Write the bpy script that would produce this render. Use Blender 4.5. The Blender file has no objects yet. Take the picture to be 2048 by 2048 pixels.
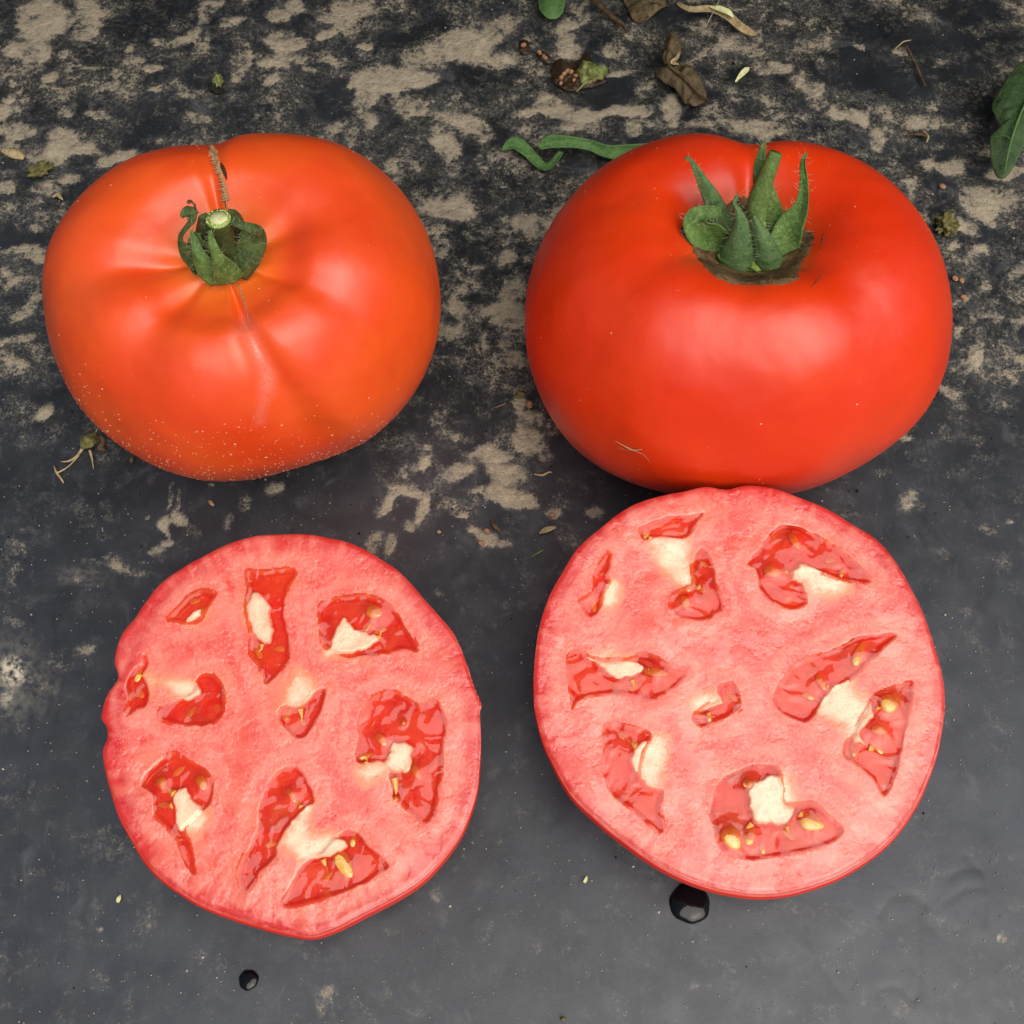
import bpy, math, random
import numpy as np
import math
import numpy as np
# ---------------------------------------------------------------- camera (all lengths in cm until a mesh is linked)
CAM = np.array([0.0, 0.0, 29.1]); PITCH = math.radians(66.0); FOV = math.radians(45.0)
FPX = 1024.0 / math.tan(FOV/2)
VF = np.array([0, math.cos(PITCH), -math.sin(PITCH)]); VR = np.array([1.0, 0, 0]); VU = np.array([0, math.sin(PITCH), math.cos(PITCH)])
def ray(px, py):
    px = np.asarray(px, float); py = np.asarray(py, float)
    return VF + ((px-1024)/FPX)[..., None]*VR + ((1024-py)/FPX)[..., None]*VU
def at(px, py, z=0.0):
    """point of the plane at height z that the photograph shows at (px, py)"""
    d = ray(px, py); t = (np.asarray(z)-CAM[2])/d[..., 2]
    return CAM + d*t[..., None]
def at_plane(px, py, p0, n):
    d = ray(px, py); t = ((p0-CAM) @ n)/(d @ n)
    return CAM + d*t[..., None]
def proj(P):
    q = np.asarray(P)-CAM; w = q @ VF
    return np.stack([1024+FPX*(q @ VR)/w, 1024-FPX*(q @ VU)/w], -1)
def catmull(pts, n, closed=False):
    p = np.asarray(pts, float); N = len(p)
    t = np.linspace(0, N if closed else N-1, n, endpoint=not closed)
    i = np.floor(t).astype(int)
    if not closed: i = np.minimum(i, N-2)
    f = (t-i)[:, None]
    g = (lambda k: p[k % N]) if closed else (lambda k: p[np.clip(k, 0, N-1)])
    a, b, c, d = g(i-1), g(i), g(i+1), g(i+2)
    return .5*((2*b)+(c-a)*f+(2*a-5*b+4*c-d)*f**2+(3*b-a-3*c+d)*f**3)
def smooth(a, b, x):
    t = np.clip((x-a)/(b-a), 0, 1); return t*t*(3-2*t)
def _hash(ix, iy, iz, seed):
    h = (ix*374761393 + iy*668265263 + iz*2147483647 + seed*1274126177) & 0xffffffff
    h = ((h ^ (h >> 13))*1274126177) & 0xffffffff
    return ((h ^ (h >> 16)) & 0xffff)/65535.0
def vnoise(P, seed=0):
    P = np.asarray(P, float); i = np.floor(P).astype(np.int64); f = P-i; f = f*f*(3-2*f); r = 0
    for dx in (0, 1):
        for dy in (0, 1):
            for dz in (0, 1):
                w = (f[..., 0] if dx else 1-f[..., 0])*(f[..., 1] if dy else 1-f[..., 1])*(f[..., 2] if dz else 1-f[..., 2])
                r = r + w*_hash(i[..., 0]+dx, i[..., 1]+dy, i[..., 2]+dz, seed)
    return r
def fbm(P, oct=4, seed=0, gain=.5):
    P = np.asarray(P, float); a = 1; s = 0; r = 0
    if P.shape[-1] == 2: P = np.concatenate([P, np.zeros(P.shape[:-1]+(1,))], -1)
    for k in range(oct):
        r = r + a*(vnoise(P*2.0**k+17.3*k, seed+k)-.5); s += a; a *= gain
    return r/s*2
# ---------------------------------------------------------------- whole tomato surface
def tomato_surface(T, nphi=300, nk=150, s=None):
    prof = catmull(T['prof'], nk)
    ds = np.gradient(prof, axis=0); nrm = np.stack([-ds[:, 1], ds[:, 0]], -1)
    nrm /= np.linalg.norm(nrm, axis=1)[:, None]+1e-9
    nrm[:2] = (0, 1); nrm[-2:] = (0, -1)
    k = np.linspace(0, 1, nk)
    phi = np.linspace(0, 2*np.pi, nphi, endpoint=False)
    S = np.asarray(T['s'] if s is None else s)
    u = phi/(2*np.pi)*len(S); i = np.floor(u).astype(int); f = u-i; n = len(S)
    a, b, c, d = S[(i-1) % n], S[i % n], S[(i+1) % n], S[(i+2) % n]
    sp = .5*((2*b)+(c-a)*f+(2*a-5*b+4*c-d)*f**2+(3*b-a-3*c+d)*f**3)
    rho, z = prof[:, 0], prof[:, 1]
    PH, K = np.meshgrid(phi, k, indexing='ij')
    dep = np.zeros_like(PH)
    for (ph, w, dd, k0, k1, bend) in T['crease']:
        dl = (PH-math.radians(ph)-bend*(K-.25)+np.pi) % (2*np.pi)-np.pi
        ww = w*(0.35+2.0*K)
        dep += dd*(np.exp(-(dl/ww)**2))*smooth(.07, .20, K)*(1-smooth(k0, k1, K))
    # only the shoulder and side follow the plan outline fully; near the crater the plan is rounder
    blend = smooth(.05, .75, rho)[None, :]
    sr = 1+(sp[:, None]-1)*blend
    X = rho[None]*sr; Z = np.broadcast_to(z[None], X.shape).copy()
    X = X-nrm[None, :, 0]*dep; Z = Z-nrm[None, :, 1]*dep
    P = np.stack([X*np.cos(PH), X*np.sin(PH), Z], -1)
    low = fbm(P*1.7+T['seed'], 2, T['seed'])*.022*smooth(.1, .5, rho)[None, :]
    P = P*(1+low[..., None])*T['R']
    ax, ay = T['tilt']
    ca, sa = math.cos(ax), math.sin(ax); cb, sb = math.cos(ay), math.sin(ay)
    M = np.array([[cb, 0, sb], [0, 1, 0], [-sb, 0, cb]]) @ np.array([[1, 0, 0], [0, ca, -sa], [0, sa, ca]])
    P = P @ M.T
    P[..., 2] += T['cz']; P[..., 0] += T['cx']; P[..., 1] += T['cy']
    return P, M, K, PH, rho
random.seed(7); RNG = np.random.default_rng(11)
scn = bpy.context.scene; COL = scn.collection
cam_d = bpy.data.cameras.new('camera'); cam = bpy.data.objects.new('camera', cam_d); COL.objects.link(cam)
cam.location = tuple(CAM*.01); cam.rotation_euler = (math.pi/2-PITCH, 0, 0)
cam_d.sensor_fit = 'HORIZONTAL'; cam_d.angle = FOV; cam_d.clip_start = .005; cam_d.clip_end = 50
scn.camera = cam
SUN_EL, SUN_AZ = math.radians(57), math.radians(150)      # azimuth clockwise from +Y (away from the camera)
w = bpy.data.worlds.new('World'); scn.world = w; w.use_nodes = True
nt = w.node_tree; nt.nodes.clear()
sky = nt.nodes.new('ShaderNodeTexSky'); sky.sky_type = 'NISHITA'; sky.sun_disc = False
sky.sun_elevation = SUN_EL; sky.sun_rotation = SUN_AZ; sky.dust_density = 7; sky.air_density = 1.0; sky.ozone_density = 1.0
bg = nt.nodes.new('ShaderNodeBackground'); bg.inputs[1].default_value = .042
wo = nt.nodes.new('ShaderNodeOutputWorld'); nt.links.new(sky.outputs[0], bg.inputs[0]); nt.links.new(bg.outputs[0], wo.inputs[0])
sun_d = bpy.data.lights.new('sun', 'SUN'); sun_d.energy = 1.5; sun_d.angle = math.radians(66); sun_d.color = (1, .965, .91)
sun = bpy.data.objects.new('sun', sun_d); COL.objects.link(sun)
from mathutils import Vector
sd = Vector((math.sin(SUN_AZ)*math.cos(SUN_EL), math.cos(SUN_AZ)*math.cos(SUN_EL), math.sin(SUN_EL)))
sun.rotation_euler = sd.to_track_quat('Z', 'Y').to_euler(); sun.location = tuple(sd*2)
scn.view_settings.view_transform = 'Standard'; scn.view_settings.look = 'None'
scn.view_settings.exposure = .80; scn.view_settings.gamma = 1
scn.render.engine = 'CYCLES'
# ================================================================ helpers
class NT:
    def __init__(s, name):
        s.m = bpy.data.materials.new(name); s.m.use_nodes = True; s.t = s.m.node_tree; s.t.nodes.clear()
        s.out = s.t.nodes.new('ShaderNodeOutputMaterial')
        tc = s.t.nodes.new('ShaderNodeTexCoord'); mp = s.t.nodes.new('ShaderNodeMapping'); mp.inputs['Scale'].default_value = (100, 100, 100)
        s.t.links.new(tc.outputs['Object'], mp.inputs['Vector']); s.co = mp.outputs['Vector']     # centimetres
    def n(s, typ, **kw):
        o = s.t.nodes.new(typ)
        for k, v in kw.items(): setattr(o, k, v)
        return o
    def set(s, inp, v):
        if isinstance(v, bpy.types.NodeSocket): s.t.links.new(v, inp)
        elif v is not None:
            if isinstance(v, (tuple, list)) and len(v) == 3 and inp.type == 'RGBA': v = (*v, 1)
            inp.default_value = v
    def noise(s, scale, detail=4, rough=.5, co=None, dist=0, dim='3D'):
        o = s.n('ShaderNodeTexNoise'); s.set(o.inputs['Vector'], co or s.co)
        o.inputs['Scale'].default_value = scale; o.inputs['Detail'].default_value = detail
        o.inputs['Roughness'].default_value = rough; o.inputs['Distortion'].default_value = dist
        return o.outputs['Fac']
    def vor(s, scale, feature='F1', co=None, rnd=1):
        o = s.n('ShaderNodeTexVoronoi', feature=feature); s.set(o.inputs['Vector'], co or s.co)
        o.inputs['Scale'].default_value = scale; o.inputs['Randomness'].default_value = rnd
        return o
    def math(s, op, a, b=0, c=0, clamp=False):
        o = s.n('ShaderNodeMath', operation=op, use_clamp=clamp)
        for i, v in enumerate((a, b, c)): s.set(o.inputs[i], v)
        return o.outputs[0]
    def ramp(s, v, a, b, c=0., d=1.):
        o = s.n('ShaderNodeMapRange', interpolation_type='SMOOTHSTEP'); s.set(o.inputs[0], v)
        for i, x in enumerate((a, b, c, d)): s.set(o.inputs[i+1], x)
        return o.outputs[0]
    def mix(s, f, a, b, blend='MIX'):
        o = s.n('ShaderNodeMix', data_type='RGBA', blend_type=blend, clamp_factor=True)
        s.set(o.inputs[0], f); s.set(o.inputs[6], a); s.set(o.inputs[7], b); return o.outputs[2]
    def attr(s, name):
        return s.n('ShaderNodeAttribute', attribute_name=name).outputs['Fac']
    def scaled(s, x, y, z):
        o = s.n('ShaderNodeMapping'); o.inputs['Scale'].default_value = (x, y, z); s.set(o.inputs['Vector'], s.co); return o.outputs[0]
    def bump(s, h, dist, strength=1, nrm=None):
        o = s.n('ShaderNodeBump'); o.inputs['Distance'].default_value = dist*.01; s.set(o.inputs['Strength'], strength)
        s.set(o.inputs['Height'], h); s.set(o.inputs['Normal'], nrm); return o.outputs[0]
    def pbr(s, **kw):
        o = s.n('ShaderNodeBsdfPrincipled')
        for k, v in kw.items(): s.set(o.inputs[k.replace('_', ' ')], v)
        return o.outputs[0]
    def done(s, sh):
        s.t.links.new(sh, s.out.inputs[0]); return s.m

def tag(o, label=None, cat=None, group=None, kind=None):
    for k, v in (('label', label), ('category', cat), ('group', group), ('kind', kind)):
        if v: o[k] = v
    return o
ORG = {}
def empty(name, loc, label, cat, group=None):
    o = bpy.data.objects.new(name, None); COL.objects.link(o); loc = np.asarray(loc, float)
    o.location = tuple(loc*.01); o.empty_display_size = .01; ORG[o.name] = loc
    return tag(o, label, cat, group)
def mesh(name, V, F, mat, parent=None, loc=None, attrs=None, flat=False):
    """V in world centimetres"""
    V = np.asarray(V, float)
    o_ = ORG[parent.name] if parent is not None else (np.asarray(loc, float) if loc is not None else V.mean(0)*[1, 1, 0])
    me = bpy.data.meshes.new(name)
    if isinstance(F, np.ndarray):
        L = (V-o_)*.01
        me.vertices.add(len(L)); me.vertices.foreach_set('co', L.astype(np.float32).ravel())
        n, k = F.shape
        me.loops.add(n*k); me.loops.foreach_set('vertex_index', F.astype(np.int32).ravel())
        me.polygons.add(n); me.polygons.foreach_set('loop_start', np.arange(0, n*k, k, dtype=np.int32)); me.polygons.foreach_set('loop_total', np.full(n, k, dtype=np.int32))
        me.update(calc_edges=True); me.validate()
    else:
        me.from_pydata([tuple(v) for v in (V-o_)*.01], [], [tuple(f) for f in F])
    for k, a in (attrs or {}).items():
        at_ = me.attributes.new(k, 'FLOAT', 'POINT'); at_.data.foreach_set('value', np.asarray(a, np.float32).ravel())
    if not flat: me.polygons.foreach_set('use_smooth', np.ones(len(me.polygons), bool))
    me.materials.append(mat)
    o = bpy.data.objects.new(name, me); COL.objects.link(o)
    if parent is not None: o.parent = parent
    else: o.location = tuple(o_*.01)
    ORG[o.name] = o_
    return o
def grid_faces(nu, nv, wrap=False, off=0):
    i = np.arange(nu if wrap else nu-1)[:, None]; j = np.arange(nv-1)[None, :]
    i2 = (i+1) % nu
    return (np.stack([i*nv+j, i2*nv+j, i2*nv+j+1, i*nv+j+1], -1).reshape(-1, 4)+off)
def tube(pts, rad, sides=10, n=None, caps=True, rough=0, seed=0):
    pts = np.asarray(pts, float); rad = np.asarray(rad, float)
    if n:
        c = catmull(np.column_stack([pts, rad]), n); pts, rad = c[:, :3], np.abs(c[:, 3])
    T = np.gradient(pts, axis=0); T /= np.linalg.norm(T, axis=1)[:, None]+1e-9
    ref = np.array([.3, .2, 1.0]); U = np.cross(T, ref); U /= np.linalg.norm(U, axis=1)[:, None]+1e-9; W = np.cross(T, U)
    a = np.linspace(0, 2*np.pi, sides, endpoint=False)
    ring = U[:, None]*np.cos(a)[None, :, None]+W[:, None]*np.sin(a)[None, :, None]
    r = rad[:, None, None]*np.ones((1, sides, 1))
    if rough: r = r*(1+rough*fbm(np.concatenate([ring*1.3, ], -1)+pts[:, None]*2.5, 2, seed)[..., None])
    V = pts[:, None]+ring*r
    n_ = len(pts); V = V.reshape(-1, 3)
    F = [tuple((i*sides+j, i*sides+(j+1) % sides, (i+1)*sides+(j+1) % sides, (i+1)*sides+j)) for i in range(n_-1) for j in range(sides)]
    if caps:
        V = np.vstack([V, pts[0], pts[-1]]); b = n_*sides
        F += [(j, b, (j+1) % sides) for j in range(sides)]+[((n_-1)*sides+j, (n_-1)*sides+(j+1) % sides, b+1) for j in range(sides)]
    return V, F
def join(parts):
    V = []; F = []; o = 0
    for v, f in parts:
        V.append(v); F += [tuple(int(q)+o for q in t) for t in f]; o += len(v)
    return np.vstack(V), F
def strip(pts, wid, face, curl=.25, thick=.03, n=26, m=9, twist=0, wavy=.0, seed=0):
    """a sepal or leaf blade: centre line, half widths (cm), direction its face looks, folded along the middle"""
    c = catmull(np.column_stack([np.asarray(pts, float), np.asarray(wid, float)]), n); P, W = c[:, :3], np.maximum(c[:, 3], .006)
    T = np.gradient(P, axis=0); T /= np.linalg.norm(T, axis=1)[:, None]+1e-9
    f = np.asarray(face, float); f = np.broadcast_to(f, P.shape) if f.ndim == 1 else catmull(f, n)
    S = np.cross(T, f); S /= np.linalg.norm(S, axis=1)[:, None]+1e-9; N = np.cross(S, T)
    tw = np.linspace(0, twist, n)[:, None]; S, N = S*np.cos(tw)+N*np.sin(tw), N*np.cos(tw)-S*np.sin(tw)
    u = np.linspace(-1, 1, m)
    Q = P[:, None]+S[:, None]*(u[None, :, None]*W[:, None, None])+N[:, None]*(curl*(u**2)[None, :, None]*W[:, None, None])
    wv = fbm(np.stack(np.broadcast_arrays(np.linspace(0, n/5, n)[:, None], u[None]*1.5, 0*u[None]), -1)+seed*3.1, 2, seed)
    Q = Q+N[:, None]*(wavy*wv[..., None])
    V = np.concatenate([(Q+N[:, None]*thick*.5).reshape(-1, 3), (Q-N[:, None]*thick*.5).reshape(-1, 3)])
    g = grid_faces(n, m); F = [tuple(x) for x in g]+[tuple(x[::-1]+n*m) for x in g]
    b = [i*m for i in range(n)]+[(n-1)*m+j for j in range(1, m)]+[i*m+m-1 for i in range(n-2, -1, -1)]+[j for j in range(m-2, 0, -1)]
    for i in range(len(b)):
        p, q = b[i], b[(i+1) % len(b)]; F.append((q, p, p+n*m, q+n*m))
    u_at = np.tile(np.abs(u), n); u_at = np.concatenate([u_at, u_at]); l_at = np.repeat(np.linspace(0, 1, n), m); l_at = np.concatenate([l_at, l_at])
    return V, F, u_at, l_at
def sdf(P, poly):
    """signed distance, negative inside"""
    a = np.asarray(poly, float); b = np.roll(a, -1, 0); d = np.full(len(P), 1e9); ins = np.zeros(len(P), bool)
    lo, hi = a.min(0)-.6, a.max(0)+.6
    sel = np.all((P > lo) & (P < hi), 1); Q = P[sel]; dd = np.full(len(Q), 1e9); ii = np.zeros(len(Q), bool)
    for p, q in zip(a, b):
        e = q-p; w_ = Q-p; t = np.clip((w_ @ e)/(e @ e+1e-12), 0, 1)
        dd = np.minimum(dd, np.hypot(*(w_-t[:, None]*e).T))
        c = ((p[1] > Q[:, 1]) != (q[1] > Q[:, 1])); xx = (q[0]-p[0])*(Q[:, 1]-p[1])/(q[1]-p[1]+1e-12)+p[0]
        ii ^= c & (Q[:, 0] < xx)
    d[sel] = np.where(ii, -dd, dd); d[~sel] = .6
    return d

# ================================================================ materials
def mat_mulch():
    t = NT('black_mulch_film')
    mud = t.attr('mud'); 
    n1 = t.noise(1.5, 9, .66, dist=.35); n2 = t.noise(7, 6, .62); n0 = t.noise(26, 4, .6)
    s = t.math('ADD', mud, t.math('MULTIPLY', t.math('SUBTRACT', n1, .5), 1.5))
    nb_ = t.noise(.62, 9, .6, co=t.scaled(.8, 1.15, 1), dist=.5); s = t.math('ADD', s, t.math('MULTIPLY', t.math('SUBTRACT', nb_, .5), 1.5))
    s = t.math('ADD', s, t.math('MULTIPLY', t.math('SUBTRACT', n2, .5), .85))
    s = t.math('ADD', s, t.math('MULTIPLY', t.math('SUBTRACT', n0, .5), .40))
    thick = t.ramp(s, .47, .78)
    thin = t.ramp(s, .10, .60)
    spots = t.ramp(t.vor(9).outputs['Distance'], .05, .12, 1, 0)
    spk = t.math('MULTIPLY', spots, t.ramp(t.noise(2.2, 2), .55, .62))
    hz = t.attr('dust_sheen'); film = t.mix(t.math('ADD', hz, t.math('MULTIPLY', t.math('SUBTRACT', t.noise(.7, 5, .6), .5), .7)), (.009, .0105, .013), (.054, .064, .079))  # paler film tone: random dust plus a painted sheen
    film = t.mix(t.ramp(t.noise(1.1, 8, .7, dist=.6), .52, .80), film, (.085, .092, .100))
    film = t.mix(t.math('MULTIPLY', thin, t.ramp(t.noise(16, 6, .7), .40, .64)), film, (.19, .178, .145))
    tan = t.mix(t.noise(3, 6, .6), (.37, .315, .225), (.58, .505, .375))
    tan = t.mix(t.ramp(t.noise(34, 4, .6), .52, .75), tan, (.20, .155, .10))
    c = t.mix(t.math('MULTIPLY', thick, .93), film, tan)
    c = t.mix(t.math('MULTIPLY', spk, .75), c, (.008, .008, .008))
    cream = t.attr('cream'); c = t.mix(t.math('MULTIPLY', cream, t.ramp(t.noise(6, 7, .65), .38, .60)), c, (.62, .56, .42))
    c = t.mix(t.ramp(t.noise(38, 5, .75), .48, .70, 0, .30), c, (.11, .122, .135)); c = t.mix(t.ramp(t.noise(5, 8, .75, co=t.scaled(1, .35, 1), dist=.4), .57, .70, 0, .30), c, (.135, .142, .148))
    sp2 = t.ramp(t.vor(3.1).outputs['Distance'], .022, .04, 1, 0); c = t.mix(t.math('MULTIPLY', sp2, .9), c, (.42, .40, .33))
    grit = t.ramp(t.vor(5.5).outputs['Distance'], .030, .055, 1, 0)
    c = t.mix(t.math('MULTIPLY', grit, .8), c, (.34, .31, .25))
    rough = t.math('ADD', t.math('MULTIPLY', thick, .45), t.ramp(t.noise(1.3, 5), .3, .7, .32, .44), clamp=True)
    h = t.math('ADD', t.math('MULTIPLY', thick, 1.0), t.math('MULTIPLY', t.noise(30, 5, .6), .45))
    h = t.math('ADD', h, t.math('MULTIPLY', t.ramp(s, .6, 1.1), 1.2))
    nb = t.bump(h, .045, t.ramp(thick, 0, 1, .12, .8))
    nb = t.bump(t.noise(1.0, 3, .5), .03, .30, nb)
    cr_ = t.attr('crease'); c = t.mix(t.math('MULTIPLY', cr_, .55), c, (.008, .009, .010))
    return t.done(t.pbr(Base_Color=c, Roughness=rough, Normal=nb, Specular_IOR_Level=t.math('SUBTRACT', .8, t.math('MULTIPLY', thick, .7))))
def mat_skin(name, base, deep, yellow, dust_sheen):
    t = NT(name)
    sh = t.attr('shoulder'); d = t.attr('dust')
    c = t.mix(t.ramp(t.noise(.35, 3), .35, .65), base, deep)
    c = t.mix(t.math('MULTIPLY', sh, t.ramp(t.noise(.9, 3), .2, .8, .55, 1)), c, yellow)
    fine = t.noise(45, 3, .6); c = t.mix(t.ramp(fine, .45, .8, 0, .25), c, yellow)
    # dried soil flecks, dense only where the skin carries dust
    def flecks(sx, sy, sz, sc, r0, r1):
        v = t.vor(sc, co=t.scaled(sx, sy, sz)); keep = t.ramp(t.n_rgb(v), .55, .6)
        return t.math('MULTIPLY', t.ramp(v.outputs['Distance'], r0, r1, 1, 0), keep)
    t.n_rgb = lambda v: t.sep(v.outputs['Color'])
    def sep(cl):
        o = t.n('ShaderNodeSeparateColor'); t.set(o.inputs[0], cl); return o.outputs[0]
    t.sep = sep
    f1 = flecks(.35, 1, 1.1, 4.2, .05, .15); f2 = flecks(1, .5, 1.2, 8, .06, .16)
    dm = t.math('MULTIPLY', t.math('MAXIMUM', f1, f2), t.ramp(t.math('ADD', d, t.math('MULTIPLY', t.math('SUBTRACT', t.noise(1.2, 3), .5), .9)), .35, .75), clamp=True)
    haze = t.math('MULTIPLY', t.ramp(t.math('ADD', d, t.math('SUBTRACT', t.noise(2.2, 7, .7), .5)), .45, 1.1), dust_sheen)
    c = t.mix(haze, c, (.70, .34, .24))
    c = t.mix(t.math('MULTIPLY', dm, .8), c, (.74, .52, .36))
    bl = t.math('MULTIPLY', t.attr('bloom'), t.ramp(t.noise(18, 4, .7), .30, .70, .12, .50)); c = t.mix(bl, c, (.82, .30, .24))
    rare = t.math('MULTIPLY', flecks(1, .6, 1, 1.9, .02, .05), .8); c = t.mix(rare, c, (.75, .55, .4))
    r = t.math('ADD', t.ramp(t.noise(.8, 4),   .3, .7, .34, .43), t.math('MULTIPLY', haze, .3))
    nb = t.bump(t.noise(60, 2), .004, .35); nb = t.bump(t.noise(1.5, 2), .05, .3, nb); nb = t.bump(t.noise(.55, 2, .4), .5, .30, nb); nb = t.bump(dm, .008, .6, nb)
    return t.done(t.pbr(Base_Color=c, Roughness=r, Normal=nb, Specular_IOR_Level=.62, Subsurface_Weight=.12, Subsurface_Radius=(1, .25, .08), Subsurface_Scale=.0025))
def mat_flesh():
    t = NT('cut_tomato_flesh')
    pale, loc, rim, wall = t.attr('pale'), t.attr('locule'), t.attr('rim'), t.attr('sunk')
    n = t.noise(1.1, 5, .6, dist=.4); g = t.noise(13, 5, .65)
    c = t.mix(t.ramp(n, .36, .66), (.80, .082, .062), (.86, .175, .125))
    c = t.mix(t.ramp(g, .42, .70), c, (.88, .27, .20))
    c = t.mix(t.ramp(t.noise(20, 4, .7), .58, .74, 0, .6), c, (.72, .05, .035))
    c = t.mix(t.math('MULTIPLY', t.ramp(loc, .0, .40, 1, 0), t.ramp(t.noise(1.4, 4), .35, .7, .0, .42)), c, (.88, .34, .20))
    rimn = t.math('ADD', rim, t.math('MULTIPLY', t.math('SUBTRACT', t.noise(2.4, 7, .72), .5), 1.1))
    c = t.mix(t.ramp(rimn, .28, .78), c, (.62, .024, .024))
    band = t.math('ABSOLUTE', t.math('SUBTRACT', t.math('ADD', loc, t.math('MULTIPLY', t.math('SUBTRACT', t.noise(1.5, 4), .5), .35)), .27))
    c = t.mix(t.ramp(band, .02, .15, .26, 0), c, (.90, .36, .27)); c = t.mix(t.ramp(t.math('ADD', loc, t.math('MULTIPLY', t.math('SUBTRACT', t.noise(1.1, 4), .5), .5)), .42, .62, 0, .45), c, (.74, .060, .048))
    fb = t.attr('fibre'); c = t.mix(t.ramp(fb, .02, .50, 0, .30), c, (.88, .28, .19)); c = t.mix(t.ramp(fb, -.02, -.50, 0, .32), c, (.66, .035, .028))
    c = t.mix(t.ramp(t.noise(.75, 3, .5, dist=.8), .50, .68, 0, .40), c, (.88, .27, .19))
    pn = t.math('ADD', pale, t.math('MULTIPLY', t.math('SUBTRACT', t.noise(4, 6, .7), .5), .75))
    c = t.mix(t.ramp(pn, .10, .55), c, (.88, .28, .15)); core_c = t.mix(t.ramp(t.noise(3.5, 6, .7, dist=.5), .48, .70, 0, .5), (.93, .72, .50), (.92, .50, .32)); c = t.mix(t.ramp(pn, .45, 1.1, 0, .92), c, core_c)
    c = t.mix(wall, c, (.84, .032, .014))
    edge = t.attr('edge'); c = t.mix(edge, c, (.55, .02, .012))
    wet = t.ramp(t.math('ADD', t.noise(1.4, 5, .6), t.attr('wet')), .47, .62)
    r = t.ramp(wet, 0, 1, .34, .08)
    h = t.math('ADD', t.math('MULTIPLY', t.noise(17, 5, .62), 1.0), t.math('MULTIPLY', t.noise(6, 4, .6), .9))
    h = t.math('MULTIPLY', h, t.ramp(wet, 0, 1, 1, .3))
    nb = t.bump(h, .015, .6)
    nb = t.bump(t.noise(1.2, 3), .05, .5, nb)
    return t.done(t.pbr(Base_Color=c, Roughness=r, Normal=nb, Specular_IOR_Level=.75, Subsurface_Weight=.45, Subsurface_Radius=(1, .3, .2), Subsurface_Scale=.0022))
def mat_gel():
    t = NT('wet_seed_gel')
    n = t.noise(2.2, 4, .55, dist=.5)
    c = t.mix(t.ramp(n, .38, .62), (.88, .035, .014), (.90, .085, .016))
    c = t.mix(t.ramp(t.noise(1.6, 3), .60, .72), c, (.62, .12, .015))
    c = t.mix(t.ramp(t.noise(4, 3), .60, .72), c, (.88, .17, .03)); c = t.mix(t.ramp(t.noise(1.5, 3, .5, dist=.6), .50, .62, 0, .55), c, (.50, .012, .006))
    nb = t.bump(t.noise(1.9, 1.5, .3, dist=.9), .13, .62)
    body = t.pbr(Base_Color=c, Roughness=.5, Specular_IOR_Level=0)
    tr = t.n('ShaderNodeBsdfTransparent'); tr.inputs[0].default_value = (1, .74, .56, 1)
    m1 = t.n('ShaderNodeMixShader'); m1.inputs[0].default_value = .30; t.t.links.new(tr.outputs[0], m1.inputs[1]); t.t.links.new(body, m1.inputs[2])
    gl = t.n('ShaderNodeBsdfGlossy'); gl.inputs['Roughness'].default_value = .03; t.t.links.new(nb, gl.inputs['Normal'])
    fr = t.n('ShaderNodeFresnel'); fr.inputs[0].default_value = 1.55; t.t.links.new(nb, fr.inputs['Normal'])
    m2 = t.n('ShaderNodeMixShader'); t.t.links.new(fr.outputs[0], m2.inputs[0]); t.t.links.new(m1.outputs[0], m2.inputs[1]); t.t.links.new(gl.outputs[0], m2.inputs[2])
    return t.done(m2.outputs[0])
def mat_simple(name, a, b, scale=3, rough=.6, bump=.02, spec=.4, detail=5, coat=0, c3=None, bs=12):
    t = NT(name)
    c = t.mix(t.ramp(t.noise(scale, detail, .6), .35, .65), a, b)
    if c3: c = t.mix(t.ramp(t.noise(scale*2.7, detail, .65), .55, .68), c, c3)
    nb = t.bump(t.noise(bs, 5, .6), bump, .8)
    return t.done(t.pbr(Base_Color=c, Roughness=rough, Normal=nb, Specular_IOR_Level=spec, Coat_Weight=coat, Coat_Roughness=.08))
def mat_green(name, a, b, c3, edgec, tr=.0):
    t = NT(name)
    c = t.mix(t.ramp(t.noise(4, 5, .6), .35, .65), a, b)
    c = t.mix(t.ramp(t.noise(14, 6, .7), .50, .66), c, c3)
    c = t.mix(t.ramp(t.noise(9, 5, .7), .60, .72, 0, .6), c, (.03, .035, .010))
    c = t.mix(t.ramp(t.attr('across'), .86, 1.0, 0, .55), c, edgec)
    c = t.mix(t.ramp(t.attr('across'), .0, .14, .35, 0), c, edgec)
    nb = t.bump(t.noise(18, 6, .7), .045, .9); nb = t.bump(t.noise(4, 3), .08, .5, nb)
    return t.done(t.pbr(Base_Color=c, Roughness=.55, Normal=nb, Specular_IOR_Level=.4, Subsurface_Weight=tr, Subsurface_Radius=(.4, 1, .2), Subsurface_Scale=.001))
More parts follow.
